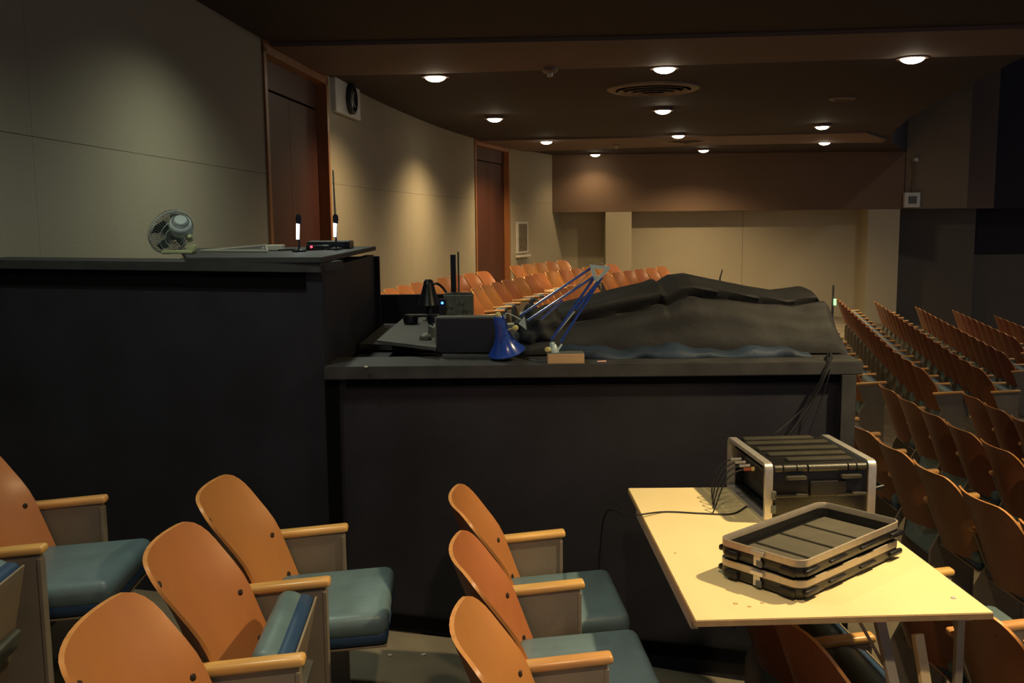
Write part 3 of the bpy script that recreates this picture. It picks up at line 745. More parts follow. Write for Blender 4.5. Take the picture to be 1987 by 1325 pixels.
# two short gooseneck lights with lit white tubes
def gooselight(px, ytop, ymid, ybot, Y, label, rod=None):
    b = W(px, ybot, Y); b.z = TT
    r = empty('task_light', b); tag(r, label, 'lamp')
    t1 = W(px, ymid, Y) - b; t0 = W(px + 3, ytop, Y) - b; t2 = W(px, ybot, Y) - b
    MB().lathe([(0.035, 0.0), (0.035, 0.008), (0.012, 0.014), (0.001, 0.015)], (0, 0.02, 0), n=18).build('base', EQUIP, r, smooth=True)
    MB().tube([(0, 0.02, 0.0), (0.004, 0.02, t1.z + 0.01)], 0.005, 8).build('stem', EQUIP, r, smooth=True)
    MB().tube([(t1.x, t1.y, t1.z), (0, 0, t2.z + 0.012)], [0.0085, 0.0075], 12).build('light_tube', TUBEW, r, smooth=True)
    MB().lathe([(0.001, 0.0), (0.012, 0.002), (0.015, 0.02), (0.014, 0.042), (0.006, 0.05), (0.001, 0.05)], t1 + Vector((0.003, 0.004, -0.003)), n=14).build('lamp_head', EQUIP, r, smooth=True)
    if rod:
        MB().tube([t1 + Vector((0, 0.01, 0.03)), W(px - 4, rod, Y) - b], [0.006, 0.004], 6).build('antenna', PLATE, r)
    return r
gooselight(578, 420, 434, 469, 4.75, 'small black task light with lit white tube, left of the two on the booth')
gooselight(650, 419, 433, 464, 5.05, 'small black task light with lit white tube and tall thin antenna', rod=330)
bx = W(641, 463, 5.30); bx.z = TT
r = empty('receiver_box', bx); tag(r, 'flat black receiver box behind the lit tubes on the booth top', 'box')
MB().box((0, 0, 0.021), (0.235, 0.14, 0.042), bevel=0.004).build('housing', EQUIP, r)
MB().box((0, 0.0, 0.043), (0.225, 0.13, 0.002)).build('lid_plate', CLUT, r)
bx = W(618, 480, 5.15); bx.z = TT
r = empty('remote_control', bx, -0.25); tag(r, 'small dark remote control with a glowing red light on the booth top', 'remote')
MB().box((0, 0, 0.012), (0.13, 0.045, 0.022), bevel=0.006).build('housing', EQUIP, r, smooth=True)
MB().lathe([(0.007, 0.0), (0.007, 0.003), (0.001, 0.005)], (-0.03, -0.0225, 0.014), axis=(0, -1, 0.5), n=10).build('red_light', LEDR, r)
MB().box((0.04, 0, 0.0235), (0.04, 0.03, 0.003), bevel=0.001).build('key_pad', CLUT, r)
tag(MB().tube(curve_pts([Vector((-1.18, 4.86, TT + 0.006)), Vector((-1.12, 4.95, TT + 0.006)), Vector((-1.05, 4.88, TT + 0.006)), Vector((-0.96, 4.96, TT + 0.006)), Vector((-0.89, 4.90, TT + 0.006))]), 0.005, 6).build('coiled_cable', RUBBER, smooth=True), 'short black cable lying around the remote on the booth top', 'cable')

# ------------------------------------------------------------------ booth interior: monitor, desk board, poles, clamp lamp
bx = W(900, 655, 4.34)
r = empty('monitor', (bx.x, bx.y, zl)); tag(r, 'dark box-shaped monitor behind the blue lamp shade, its back to us', 'monitor')
pl = W(847, 692, 4.34); pr = W(985, 692, 4.34); top = W(900, 614, 4.34).z
MB().box(((pl.x + pr.x) / 2 - bx.x, 0.0, (top - zl) / 2 + 0.004), (pr.x - pl.x, 0.10, top - zl - 0.008), bevel=0.006).build('housing', EQUIP, r)
MB().box(((pl.x + pr.x) / 2 - bx.x, 0.0, top - zl - 0.001), (pr.x - pl.x - 0.01, 0.09, 0.006), bevel=0.002).build('top_strip', CLUT, r)
MB().box((pl.x - bx.x + 0.003, -0.052, (top - zl) / 2 + 0.02), (0.006, 0.004, top - zl - 0.03)).build('side_edge', CLUT, r)
dk = [WZ(792, 609, 1.20), WZ(842, 609, 1.20), WZ(846, 674, 1.20), WZ(731, 660, 1.20)]
cen = sum(dk, Vector()) / 4
r = empty('desk_board', (cen.x, cen.y, 1.13)); tag(r, 'tilted grey board lying in the booth beside the dark monitor', 'board')
zs = [0.075, 0.075, 0.062, 0.062]
MB().prism([Vector((v.x - cen.x, v.y - cen.y, 0.055)) for v in dk], (0, 0, 0.015)).build('board', GREYD, r)
MB().box((0, -0.1, 0.025), (0.10, 0.5, 0.055)).build('support', EQUIP, r)
# headphones on the board
c = WZ(822, 625, 1.21)
r = empty('headphones', (c.x, c.y, 1.20)); tag(r, 'black headphones lying on the grey board in the booth', 'headphones')
for dx in (-0.07, 0.06):
    MB().lathe([(0.001, 0.055), (0.036, 0.052), (0.042, 0.03), (0.038, 0.004), (0.001, 0.002)], (dx, 0, 0), n=16).build('ear_cup', EQUIP, r, smooth=True)
MB().tube([(0.01 + 0.075 * math.cos(a), 0.10 * math.sin(a), 0.035) for a in np.linspace(0, math.pi, 14)], 0.007, 6).build('headband', EQUIP, r, smooth=True)
c = WZ(826, 655, 1.21)
r = empty('mouse', (c.x, c.y, 1.20)); tag(r, 'dark computer mouse at the near edge of the grey board', 'mouse')
MB().lathe([(0.001, 0.030), (0.016, 0.028), (0.028, 0.018), (0.030, 0.004), (0.028, 0.0), (0.001, 0.0)], (0, 0, 0), n=16).build('shell', CLUT, r, smooth=True)
MB().lathe([(0.004, 0.006), (0.005, 0.0), (0.001, -0.002)], (0.0, -0.004, 0.028), axis=(1, 0, 0), n=8).build('wheel', WHITEM, r)
# clamp lamp silhouette with gooseneck
Yc = 5.4; zd = 1.135
c = W(832, 580, Yc)
r = empty('gooseneck_lamp', (c.x, c.y, zd)); tag(r, 'black cone-shaped gooseneck lamp standing behind the grey board', 'lamp')
hz = W(832, 542, Yc).z - zd
MB().lathe([(0.065, 0.0), (0.06, 0.02), (0.02, 0.03), (0.012, hz * 0.5), (0.001, hz * 0.5)], (0, 0, 0), n=18).build('base', EQUIP, r, smooth=True)
MB().lathe([(0.062, hz - 0.145), (0.060, hz - 0.14), (0.030, hz - 0.03), (0.026, hz - 0.01), (0.016, hz), (0.001, hz + 0.001)], (0, 0, 0), n=20).build('lamp_shade', EQUIP, r, smooth=True)
MB().tube(curve_pts([(0.02, 0, hz - 0.03), (0.05, 0, hz - 0.025), (0.09, 0, hz - 0.06), (0.12, 0, hz - 0.13), (0.13, 0, 0.005)]), 0.007, 8).build('gooseneck', EQUIP, r, smooth=True)
# upright pole and thin rod
for (px0, py0, py1, wd, nm, m, lab) in ((879, 494, 575, 0.030, 'antenna_panel', EQUIP, 'flat dark upright antenna rising behind the booth desk'),
                                       (889, 488, 575, 0.010, 'thin_rod', CLUT, 'thin upright rod just right of the dark antenna')):
    t0 = W(px0, py0, 5.3); 
    r = empty(nm, (t0.x, 5.3, 1.128)); tag(r, lab, 'antenna' if wd > 0.02 else 'rod')
    hh = t0.z - 1.128
    MB().box((0, 0, hh / 2), (wd, 0.012, hh), bevel=0.003).build('blade', m, r)
    MB().lathe([(0.045, 0.0), (0.045, 0.010), (0.012, 0.016), (0.001, 0.016)], (0, 0.0, 0), n=16).build('foot', EQUIP, r)
    if wd < 0.02:
        MB().box((0, -0.005, hh * 0.30), (0.022, 0.016, 0.10), bevel=0.003).build('grip', EQUIP, r)
# mixer end / electronics cluster with a blue light
c = W(878, 600, 5.0)
r = empty('electronics_unit', (c.x, c.y, 1.13)); tag(r, 'cluttered grey electronics unit with a glowing blue light', 'equipment')
hh = W(890, 572, 5.0).z - 1.13
MB().box((0.03, 0.06, hh / 2), (0.155, 0.12, hh), bevel=0.006).build('housing', CLUT, r)
MB().box((0.03, 0.06, hh + 0.003), (0.14, 0.10, 0.006)).build('top_plate', EQUIP, r)
for i in range(7):
    MB().lathe([(0.009, 0), (0.008, 0.012), (0.001, 0.013)], (-0.03 + 0.02 * i, -0.002, hh * (0.35 + 0.08 * ((i * 5) % 7))), axis=(0, -1, 0), n=8).build('knob', WHITEM if i % 3 == 0 else CLUT, r)
lb_ = W(858, 588, 4.98) - Vector((c.x, c.y, 1.13))
MB().box((lb_.x, lb_.y + 0.02, lb_.z / 2 + 0.01), (0.035, 0.03, lb_.z + 0.02)).build('side_module', EQUIP, r)
MB().lathe([(0.0065, 0.0), (0.006, 0.004), (0.001, 0.006)], (lb_.x, lb_.y + 0.006, lb_.z), axis=(0, -1, 0.1), n=10).build('blue_light', LEDB, r)
c = WZ(868, 622, 1.235)
r = empty('small_mixer', (c.x, 4.62, 1.131), 0.3); tag(r, 'small grey mixer between the monitor and the electronics unit', 'mixer')
MB().box((0, 0, 0.06), (0.12, 0.10, 0.12), bevel=0.006).build('housing', CLUT, r)
for i in range(6):
    MB().lathe([(0.007, 0), (0.006, 0.012), (0.001, 0.013)], (-0.04 + 0.04 * (i % 3), -0.02 + 0.04 * (i // 3), 0.12), n=8).build('knob', EQUIP if i % 2 else WHITEM, r)

# ------------------------------------------------------------------ blue architect lamp
YL = 4.08
base = W(1098, 697, 4.02); base.z = zl
bl = empty('wooden_block', (0.238, 4.035, zl)); tag(bl, 'raw wooden block carrying the blue desk lamp', 'block')
x0 = W(1063, 700, 3.99).x; x1 = W(1134, 700, 3.99).x
MB().box(((x0 + x1) / 2 - 0.238, 0.0, 0.0215), (x1 - x0, 0.085, 0.042), bevel=0.002).build('body', BLOCK, bl)
MB().box(((x0 + x1) / 2 - 0.238, 0.0, 0.0436), (x1 - x0 - 0.005, 0.080, 0.002)).build('top_plate', PANELDK, bl)
lr = empty('desk_lamp', (0.17, 4.035, zl + 0.045)); tag(lr, 'blue spring-arm desk lamp clamped to a wooden block, bell shade hanging left', 'lamp')
def LP(px, py, Y=YL): return W(px, py, Y) - lr.location
zb = zl + 0.0447
b1 = LP(1075, 688, 4.035); b1.z = 0.004
MB().lathe([(0.022, -0.004), (0.020, 0.010), (0.010, 0.030), (0.001, 0.032)], b1, n=14).build('pivot_base', PALE, lr, smooth=True)
MB().tube([LP(1071, 680, 4.035), LP(1072, 665, 4.05)], 0.012, 8).build('base_bracket', PALE, lr, smooth=True)
MB().lathe([(0.001, 0.01), (0.011, 0.008), (0.012, -0.006), (0.001, -0.008)], LP(1063, 678, 4.02), axis=(-0.6, -1, 0.2), n=10).build('base_knob', YELLOW, lr, smooth=True)
MB().tube([LP(1078, 686, 4.03), LP(1090, 668, 4.05)], 0.005, 6).build('clamp_pin', PALE, lr)
# lower arm: two parallel bars, elbow plate, upper arm: two bars
for a, b, m, rr_, nm in (((1070, 660), (1152, 540), BLUE, 0.0058, 'lower_arm_bar'), ((1088, 664), (1168, 538), BLUE, 0.0058, 'lower_arm_bar'),
                        ((1160, 547), (1118, 600), BLUE, 0.0065, 'spring_cover'), ((1073, 655), (1115, 604), PALE, 0.0040, 'spring_rod'),
                        ((1150, 518), (1010, 612), BLUE, 0.0058, 'upper_arm_bar'), ((1155, 535), (1024, 622), BLUE, 0.0058, 'upper_arm_bar'),
                        ((1098, 575), (1145, 528), PLATE, 0.0022, 'spring_rod'), ((1092, 583), (1050, 620), BLUE, 0.0050, 'spring_cover')):
    MB().tube([LP(*a, 4.08), LP(*b, 4.08)], rr_, 8).build(nm, m, lr, smooth=True)
# elbow triangle
mb = MB(); tri = [(1144, 513), (1185, 517), (1180, 526), (1160, 546), (1153, 545), (1146, 524)]
ho = [(1154, 521), (1173, 523), (1170, 527), (1161, 536), (1158, 536), (1155, 527)]
V_ = [[mb.bm.verts.new(LP(x_, y_, yy)) for x_, y_ in L_] for yy in (4.066, 4.074) for L_ in (tri, ho)]
for k in range(6):
    j = (k + 1) % 6
    mb.bm.faces.new((V_[0][k], V_[0][j], V_[1][j], V_[1][k])); mb.bm.faces.new((V_[2][k], V_[3][k], V_[3][j], V_[2][j]))
    mb.bm.faces.new((V_[0][k], V_[2][k], V_[2][j], V_[0][j])); mb.bm.faces.new((V_[1][k], V_[1][j], V_[3][j], V_[3][k]))
mb.build('elbow_plate', PALE, lr)
MB().tube(curve_pts([LP(1148, 516), LP(1158, 510), LP(1170, 512), LP(1178, 520)]), 0.002, 6).build('elbow_cable', PLATE, lr)
MB().lathe([(0.006, -0.01), (0.006, 0.01)], LP(1156, 537, 4.07), axis=(0, 1, 0), n=10).build('elbow_rivet', PALE, lr)
# head bracket
mb = MB(); P4 = [LP(x_, y_, 4.08) for x_, y_ in ((1018, 613), (1006, 628), (1022, 640), (1020, 626))]
mb.prism(P4, (0, 0.008, 0)); mb.build('head_bracket', PALE, lr)
MB().tube(curve_pts([LP(1010, 620), LP(995, 612), LP(982, 608), LP(980, 618)]), 0.0028, 6).build('bracket_rod', PALE, lr)
MB().lathe([(0.001, 0.012), (0.011, 0.008), (0.013, -0.004), (0.001, -0.008)], LP(1000, 636, 4.06), axis=(-0.5, -1, 0.1), n=10).build('head_knob', YELLOW, lr, smooth=True)
MB().tube([LP(986, 640, 4.07), LP(1002, 634, 4.07)], 0.003, 6).build('bracket_rod', YELLOW, lr)
# bell shade: mouth faces down to the left and towards the booth
neck = LP(967, 612, 4.10); mouth = LP(984, 688, 4.10)
sax = (mouth - neck); Ls = sax.length; sax.normalize()
qq = Vector((sax.x + 0.0, sax.y + 0.25, sax.z)).normalized()
prof = [(0.001, 0.0), (0.018, 0.001), (0.024, 0.010), (0.027, 0.040), (0.031, 0.075), (0.038, 0.105), (0.054, 0.135), (0.070, 0.157), (0.082, 0.170), (0.080, 0.172), (0.066, 0.157), (0.050, 0.136), (0.034, 0.106), (0.026, 0.075), (0.001, 0.060)]
MB().lathe(prof, neck, axis=qq, n=32).build('lamp_shade', BLUE, lr, smooth=True)
MB().lathe([(0.010, -0.012), (0.013, -0.004), (0.013, 0.002), (0.001, 0.003)], neck, axis=qq, n=10).build('shade_cap', YELLOW, lr, smooth=True)

c = WZ(1167, 704, zl)
tag(MB().tube([c + Vector((-0.018, 0, 0.005)), c + Vector((0.02, 0.004, 0.005))], [0.004, 0.006], 8).build('chalk_stub', PINK, smooth=True), 'tiny pink stub lying on the ledge right of the wooden block', 'chalk')
c = WZ(710, 713, zl)
tag(MB().box(c + Vector((0, 0.004, 0.0025)), (0.014, 0.01, 0.005), bevel=0.001).build('paper_scrap', WHITEM), 'tiny white paper scrap on the left part of the low ledge', 'scrap')

# ------------------------------------------------------------------ covered mixing console (draped cloth)
tops = [(1010, 640), (1040, 612), (1062, 596), (1095, 587), (1130, 578), (1180, 564), (1250, 548), (1268, 541), (1276, 549), (1300, 533), (1328, 530), (1360, 537), (1400, 545), (1450, 555), (1500, 563), (1530, 560), (1558, 556), (1566, 570), (1574, 602), (1582, 636)]
YR = 4.62
TX = [W(a, b, YR).x for a, b in tops]; TZs = [W(a, b, YR).z for a, b in tops]
def topz(x): return float(np.interp(x, TX, TZs))
mb = MB(); NX, NP = 150, 80
x0, x1 = TX[0], TX[-1]
zbse = 1.158
G_ = []
for i in range(NX + 1):
    u = i / NX; x = x0 + (x1 - x0) * u; zt = topz(x); col = []
    for j in range(NP + 1):
        v = j / NP
        yf = 4.22 + 0.03 * math.sin(5 * u); yb = 5.05
        if v < 0.5:
            s = v / 0.5
            y_ = yf + (YR - yf) * (s ** 1.7); hgt = (math.sin(s * math.pi / 2) ** 0.75)
        elif v < 0.75:
            s = (v - 0.5) / 0.25; y_ = YR + s * 0.25; hgt = 1 - 0.12 * s * s
        else:
            s = (v - 0.75) / 0.25; y_ = YR + 0.25 + s * (yb - YR - 0.25); hgt = 0.88 * (1 - s)
        z_ = zbse + (zt - zbse) * hgt
        amp = math.sin(min(1, v / 0.5) * math.pi) ** 0.7 if v < 0.5 else 0.0
        q1 = 26 * v - 5.0 * u + 0.9 * math.sin(4 * u + 1) + 0.5 * math.sin(9 * u); q2 = 44 * v + 3.5 * u + 0.7 * math.sin(6 * u)
        fold = 0.009 * math.sin(q1) * (0.6 + 0.4 * math.sin(5 * u)) + 0.0035 * math.sin(q2) + 0.0018 * math.sin(38 * u + 14 * v + 2 * math.sin(7 * u))
        cre = v - (0.20 + 0.10 * u); fold -= 0.045 * math.exp(-(cre / 0.022) ** 2) * (0.3 + u)
        cre2 = v - (0.33 - 0.06 * u); fold += 0.012 * math.exp(-(cre2 / 0.06) ** 2)
        y_ -= amp * fold * 1.4; z_ += amp * fold * 0.9
        if u < 0.02 or u > 0.985: z_ = min(z_, zbse + (zt - zbse) * hgt)
        col.append(mb.bm.verts.new((x + 0.01 * math.sin(9 * v) * (u > 0.9) * (u - 0.9) * 10, y_, max(z_, zbse))))
    G_.append(col)
for i in range(NX):
    for j in range(NP): mb.bm.faces.new((G_[i][j], G_[i + 1][j], G_[i + 1][j + 1], G_[i][j + 1]))
mc_ = empty('mixing_console', (0.85, 4.65, zl)); tag(mc_, 'large mixing console hidden under a crumpled black dust cover', 'mixing console')
o = mb.build('dust_cover', CLOTH, mc_, smooth=True); o.location = -mc_.location
for p_ in o.data.polygons: p_.use_smooth = True
# hanging end flaps of the cover
for xx, m in ((0, CLOTH), (NX, CLOTH)):
    mb = MB(); V = []
    prof_ = [G for G in (G_[xx])] if False else None
    u = xx / NX; x = x0 + (x1 - x0) * u; zt = topz(x); a_ = []; b_ = []
    for j in range(24):
        v = j / 23; y_ = 4.26 + 0.72 * v; h = math.sin(v * math.pi) ** 0.5
        a_.append(mb.bm.verts.new((x, y_, zbse + (zt - zbse) * h))); b_.append(mb.bm.verts.new((x + (0.03 if xx else -0.03) * (1 + 0.5 * math.sin(14 * v)), y_, zbse)))
    for j in range(23): mb.bm.faces.new((a_[j], a_[j + 1], b_[j + 1], b_[j]))
    o = mb.build('cover_flap', m, mc_, smooth=True); o.location = -mc_.location
MB().box((0.07, 0.02, 0.05), (1.10, 0.55, 0.09), bevel=0.01).build('console_body', EQUIP, mc_)
mb = MB(); V0 = []; 
for i in range(60):
    u = i / 59; x = W(1080, 690, 4.2).x + (W(1565, 690, 4.2).x - W(1080, 690, 4.2).x) * u
    zz = 0.030 + 0.012 * math.sin(17 * u) + 0.006 * math.sin(43 * u)
    V0.append([mb.bm.verts.new((x, 4.125 + 0.012 * math.sin(23 * u), zl + 0.002)), mb.bm.verts.new((x, 4.15 + 0.008 * math.sin(31 * u), zl + zz * 0.8)), mb.bm.verts.new((x, 4.20, zl + zz)), mb.bm.verts.new((x, 4.30, zl + zz + 0.02))])
for i in range(59):
    for j in range(3): mb.bm.faces.new((V0[i][j], V0[i + 1][j], V0[i + 1][j + 1], V0[i][j + 1]))
o = mb.build('blue_cloth', CLOTHB, smooth=True); so_ = o.modifiers.new('thickness', 'SOLIDIFY'); so_.thickness = 0.003
tag(o, 'dark blue cloth bunched along the ledge under the black dust cover', 'cloth')
# bunch of black cloth at the left end
c = W(1045, 650, 4.33)
mb = MB(); 
bmesh.ops.create_icosphere(mb.bm, subdivisions=4, radius=1.0)
for v in mb.bm.verts:
    n_ = v.co.copy(); f_ = 1 + 0.10 * math.sin(7 * n_.x + 5 * n_.z) + 0.07 * math.sin(11 * n_.z + 3 * n_.y)
    v.co = Vector((n_.x * 0.105 * f_, n_.y * 0.085 * f_, max(n_.z * 0.125 * f_, -0.105)))
o = mb.build('cloth_bundle', CLOTH, smooth=True); o.location = (c.x, c.y, zl + 0.106); tag(o, 'bundle of black cloth behind the blue lamp, left of the covered console', 'cloth')

# clutter at the right end of the ledge
c = W(1578, 662, 4.62); c.z = zl
r = empty('headset', (c.x, c.y, zl)); tag(r, 'small headset with orange pads beside the covered console', 'headset')
for dx, m, rr_ in ((-0.015, REDC, 0.018), (0.025, REDC, 0.020)):
    MB().lathe([(0.001, rr_ * 1.4), (rr_ * 0.8, rr_ * 1.2), (rr_, 0.01), (rr_ * 0.8, 0.0), (0.001, 0.0)], (dx, 0.01 * dx, 0), n=12).build('ear_pad', m, r, smooth=True)
MB().tube([(0.005 + 0.04 * math.cos(a), 0.02, 0.02 + 0.035 * math.sin(a)) for a in np.linspace(0, math.pi, 12)], 0.004, 6).build('headband', CLUT, r, smooth=True)
c = W(1607, 690, 4.30)
r = empty('cable_clamp', (c.x, c.y, zl)); tag(r, 'black clamp stand holding cables at the ledge corner', 'clamp')
hh = W(1604, 640, 4.30).z - zl
MB().box((0, 0, hh / 2), (0.022, 0.03, hh), bevel=0.004).build('post', EQUIP, r)
MB().box((-0.02, 0, hh - 0.012), (0.085, 0.025, 0.024), bevel=0.005).build('arm', EQUIP, r)
MB().box((0, 0, 0.005), (0.06, 0.06, 0.010), bevel=0.002).build('foot', CLUT, r)
cb = empty('cable_bundle', W(1612, 690, 4.28)); tag(cb, 'bundle of thin cables hanging from the ledge corner down the booth front', 'cable')
for i, (a, b, c_, d_) in enumerate((((1610, 690), (1600, 720), (1560, 790), (1500, 845)), ((1612, 690), (1606, 716), (1575, 780), (1530, 845)), ((1614, 692), (1608, 730), (1592, 780), (1572, 835)))):
    pts = curve_pts([W(a[0], a[1], 4.28) + Vector((0, 0, 0.01)), W(b[0] + 6, b[1] - 24, 4.05) + Vector((0, 0, 0.02)), W(b[0], b[1], 3.945), W(*c_, 3.95), W(*d_, 3.94)])
    pts += [pts[-1] + Vector((-0.05, -0.03, -0.25)), pts[-1] + Vector((-0.06, -0.02, -0.55))]
    MB().tube([p - cb.location for p in pts], [0.003, 0.006, 0.0025][i], 6).build('cable', [EQUIP, RUBBER, EQUIP][i], cb, smooth=True)
# microphone-like rod seen above the far row
c = W(1614, 600, 10.9)
r = empty('music_stand', (c.x, c.y, floorz(c.x, c.y))); tag(r, 'thin upright rod with a small green light beyond the console', 'rod')
h1 = W(1616, 553, 10.9).z - r.location.z
MB().tube([(0, 0, 0.02), (0.01, 0, h1)], [0.022, 0.012], 8).build('rod', PANELDK, r)
MB().lathe([(0.14, 0.0), (0.14, 0.02), (0.03, 0.03), (0.001, 0.03)], (0, 0, 0), n=16).build('foot', PANELDK, r)
hm = W(1617, 587, 10.8).z - r.location.z
MB().box((0.02, -0.04, hm), (0.026, 0.03, 0.075), bevel=0.004).build('green_light', GREENL, r)
c = W(1397, 540, 12.5)
r = empty('thin_antenna', (c.x, c.y, floorz(c.x, c.y))); tag(r, 'short thin antenna poking above the black dust cover', 'antenna')
MB().tube([(0, 0, 0), (0.0, 0, W(1397, 540, 12.5).z - r.location.z), (0.03, 0, W(1399, 523, 12.5).z - r.location.z)], [0.015, 0.012, 0.008], 6).build('rod', PANELDK, r)
MB().lathe([(0.12, 0.0), (0.12, 0.02), (0.001, 0.025)], (0, 0, 0), n=14).build('foot', PANELDK, r)

# ------------------------------------------------------------------ wall fittings
def onwall(px, py):
    lo, hi = 5.0, 24.0
    for _ in range(40):
        m_ = (lo + hi) / 2; p_ = W(px, py, m_)
        # left of the wall -> too far
        if p_.x < wallx(m_): hi = m_
        else: lo = m_
    return W(px, py, lo)
pa = onwall(642, 195); pb = onwall(690, 195)
yc = (pa.y + pb.y) / 2; ang = math.atan2(wallx(yc + 0.1) - wallx(yc - 0.1), 0.2)
c = Vector((wallx(yc), yc, 0))
zt_, zb_ = W(660, 158, yc).z, W(660, 226, yc).z
ck = empty('wall_clock', (c.x + 0.0, yc, (zt_ + zb_) / 2), -ang); tag(ck, 'round black-rimmed clock on a white square box high on the left wall', 'clock')
hw = (pb.y - pa.y) / 2; hh = (zt_ - zb_) / 2
hw = min(hw, 0.62)
MB().box((0.03, 0, 0), (0.06, hw * 2, hh * 2), bevel=0.008).build('housing', WHITEM, ck)
rc = min(hw, hh) * 0.88
MB().lathe([(rc, 0.0), (rc, 0.05), (rc - 0.03, 0.06), (rc - 0.035, 0.03), (rc - 0.035, 0.0)], (0.06, hw * 0.08, 0), axis=(1, 0, 0), n=32, close=True).build('rim', EQUIP, ck, smooth=True)
MB().lathe([(rc - 0.03, 0.0), (rc - 0.03, 0.02), (rc * 0.5, 0.03), (0.001, 0.034)], (0.06, hw * 0.08, 0), axis=(1, 0, 0), n=32).build('glass_face', GLASS, ck, smooth=True)
for a, l_ in ((0.6, 0.55), (2.2, 0.8)):
    MB().box((0.097, hw * 0.08 + math.sin(a) * rc * l_ / 2, math.cos(a) * rc * l_ / 2), (0.004, 0.012, rc * l_), rot=Matrix.Rotation(-a, 4, 'X')).build('hand', WHITEM, ck)
# poster frame beyond the second doorway
pa = onwall(999, 465); yc = min(pa.y + 0.45, 23.2)
pa = onwall(1001, 465); pb = onwall(1022, 465); yc = (pa.y + pb.y) / 2
ang = math.atan2(wallx(yc + 0.1) - wallx(yc - 0.1), 0.2)
zt_, zb_ = W(1010, 430, yc).z, W(1010, 491, yc).z
pf = empty('framed_poster', (wallx(yc) + 0.0, yc, (zt_ + zb_) / 2), -ang); tag(pf, 'dark framed poster on the left wall beyond the far doorway', 'poster')
hw, hh = (pb.y - pa.y) / 2 * 1.08, (zt_ - zb_) / 2
MB().box((0.02, 0, 0), (0.04, hw * 2, hh * 2)).build('frame', WHITEM, pf)
MB().box((0.042, 0, 0), (0.01, hw * 1.5, hh * 1.72)).build('print', PAPER, pf)
MB().box((0.05, 0, -hh - 0.06), (0.10, hw * 2.1, 0.05)).build('shelf', CREAM, pf)

# white sensor plate with conduit on the far upper right face
c = W(1769, 388, YB - 0.62)
r = empty('wall_speaker', c); tag(r, 'small white square box with conduit on the far upper right wall', 'box')
MB().box((0, 0, 0), (0.38, 0.10, 0.36), bevel=0.01).build('housing', WHITEM, r)
MB().box((0, -0.055, 0), (0.2, 0.01, 0.18)).build('grille', CLUT, r)
dz_ = W(1776, 312, YB - 0.62).z - c.z
MB().tube([(0.02, 0.03, 0.16), (0.04, 0.03, dz_)], 0.018, 6).build('conduit', BULK2, r)
c = W(1776, 310, YB - 0.68)
r = empty('small_wall_lamp', c); tag(r, 'tiny bright reflector at the top of the conduit on the upper right wall', 'lamp')
MB().lathe([(0.06, 0.0), (0.05, 0.06), (0.001, 0.08)], (0, 0.0, 0), axis=(0.2, -1, 0), n=12).build('reflector', ALU, r, smooth=True)
MB().box((0, 0.06, 0), (0.05, 0.12, 0.05)).build('bracket', BULK2, r)

# ------------------------------------------------------------------ ceiling fittings
place_names = ['nearest downlight of the left line, beside the clock', 'second downlight of the left line', 'third downlight of the left line',
  'farthest downlight of the left line', 'nearest downlight of the middle line, just before the round vent', 'second downlight of the middle line, just beyond the round vent',
  'third downlight of the middle line', 'farthest downlight of the middle line', 'largest, nearest downlight of the right line', 'upper of the two lit far downlights on the right',
  'lower, farthest of the two lit downlights on the right']
for (x, y, e), nm in zip(LIGHTS, place_names):
    r = empty('ceiling_downlight', (x, y, CEIL)); tag(r, 'Round recessed ' + nm, 'downlight', 'lit ceiling downlights')
    MB().lathe([(0.150, 0.0), (0.150, -0.044), (0.120, -0.048), (0.112, -0.040), (0.112, 0.0)], (0, 0, 0), n=28, close=True).build('trim_ring', BAND, r, smooth=True)
    MB().lathe([(0.112, -0.036), (0.104, -0.060), (0.080, -0.076), (0.045, -0.088), (0.001, -0.092)], (0, 0, 0), n=24).build('lit_bulb', BULB, r, smooth=True)
def off_disc(x, y):
    r = empty('ceiling_downlight', (x, y, CEIL)); tag(r, 'unlit round ceiling downlight on the right, between the lit ones', 'downlight')
    MB().lathe([(0.17, 0.0), (0.17, -0.02), (0.12, -0.024), (0.115, -0.004), (0.115, 0.0)], (0, 0, 0), n=28, close=True).build('trim_ring', VENTM, r, smooth=True)
    MB().lathe([(0.112, -0.001), (0.07, -0.010), (0.001, -0.014)], (0, 0, 0), n=20).build('dark_bulb', CLUT, r, smooth=True)
off_disc(4.46, 13.07)
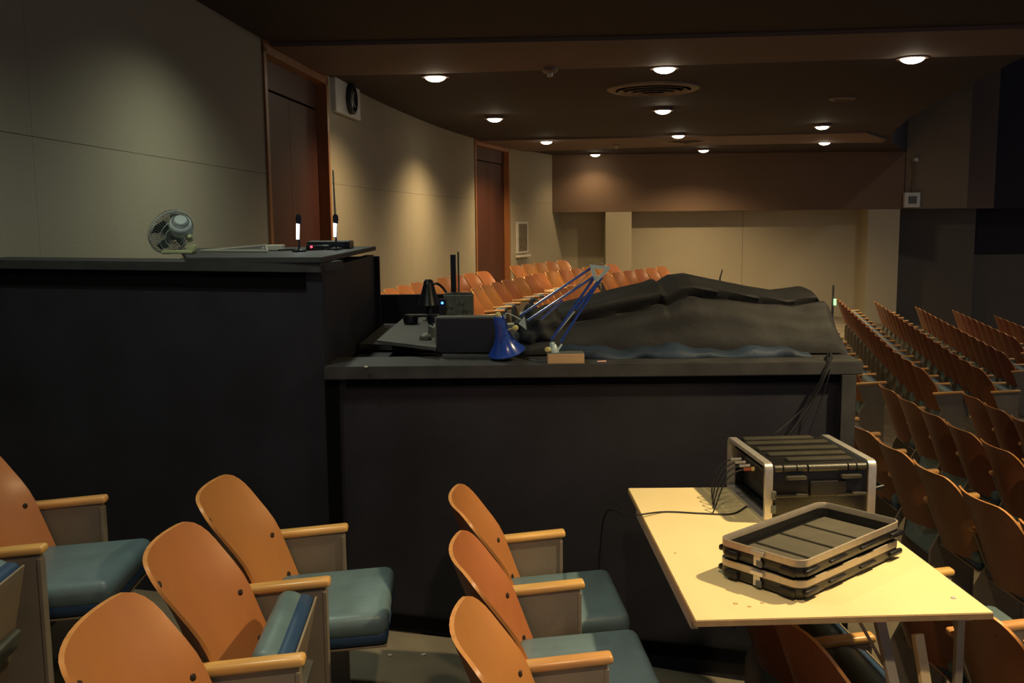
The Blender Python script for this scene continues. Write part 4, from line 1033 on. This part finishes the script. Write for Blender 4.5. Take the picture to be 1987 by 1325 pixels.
def vent(x, y, R_, label):
    r = empty('ceiling_vent', (x, y, CEIL)); tag(r, label, 'vent', 'round ceiling vents')
    MB().lathe([(R_, 0.0), (R_, -0.02), (R_ - 0.05, -0.04), (R_ - 0.10, -0.03), (R_ - 0.10, 0.0)], (0, 0, 0), n=40, close=True).build('outer_ring', VENTM, r, smooth=True)
    for i in range(4):
        q_ = R_ - 0.13 - i * 0.10
        MB().lathe([(q_, -0.045 - 0.012 * i), (q_ - 0.055, -0.020 - 0.01 * i), (q_ - 0.060, -0.024 - 0.01 * i), (q_ - 0.006, -0.050 - 0.012 * i)], (0, 0, 0), n=36, close=True).build('louvre_ring', VENTM, r, smooth=True)
    MB().box((0, 0, -0.012), (R_ * 1.7, 0.03, 0.02)).build('cross_bar', GROOVE, r)
vent(1.75, 11.9, 0.56, 'large round ceiling vent with concentric rings in the middle of the dark ceiling')
vent(3.55, 19.6, 0.50, 'far round ceiling vent on the second pale band, mostly in shadow')
for x, y, lab in ((0.42, 10.1, 'small round smoke detector on the near ceiling band'), (2.2, 20.1, 'small round smoke detector on the far ceiling band')):
    r = empty('smoke_detector', (x, y, CEIL - 0.034)); tag(r, lab, 'detector')
    MB().lathe([(0.085, 0.0), (0.085, -0.03), (0.06, -0.05), (0.001, -0.055)], (0, 0, 0), n=20).build('cap', VENTM, r, smooth=True)
    MB().lathe([(0.03, -0.05), (0.03, -0.085), (0.001, -0.09)], (0, 0, 0), n=14).build('sensor', WHITEM, r, smooth=True)

# ------------------------------------------------------------------ litter on the floor
for i, (px, py, s_) in enumerate(((757, 1272, 0.016), (822, 1271, 0.018), (1298, 1282, 0.02))):
    p_ = WZ(px, py, -0.08)
    for _ in range(6): p_ = WZ(px, py, floorz(p_.x, p_.y) + 0.002)
    mb = MB().box(p_ + Vector((0, 0, 0.003)), (s_, s_ * 0.6, 0.005), rot=0.5 * i, bevel=0.001)
    tag(mb.build('paper_scrap', WHITEM), ['white paper scrap on the floor nearest the blue cushion', 'white paper scrap on the floor left of the centre seats', 'white paper scrap on the dark floor under the table'][i], 'scrap', 'litter on the floor')
p_ = WZ(1340, 1285, -0.17)
for _ in range(6): p_ = WZ(1340, 1285, floorz(p_.x, p_.y))
mb = MB(); mb.lathe([(0.001, 0.035), (0.05, 0.03), (0.08, 0.008), (0.08, 0.0), (0.001, 0.0)], (0, 0, 0), n=18)
o = mb.build('crumpled_cloth', CLOTH, smooth=True); o.location = p_; o.scale = (1.3, 0.6, 1); tag(o, 'dark crumpled cloth on the floor under the table, by the booth', 'cloth')
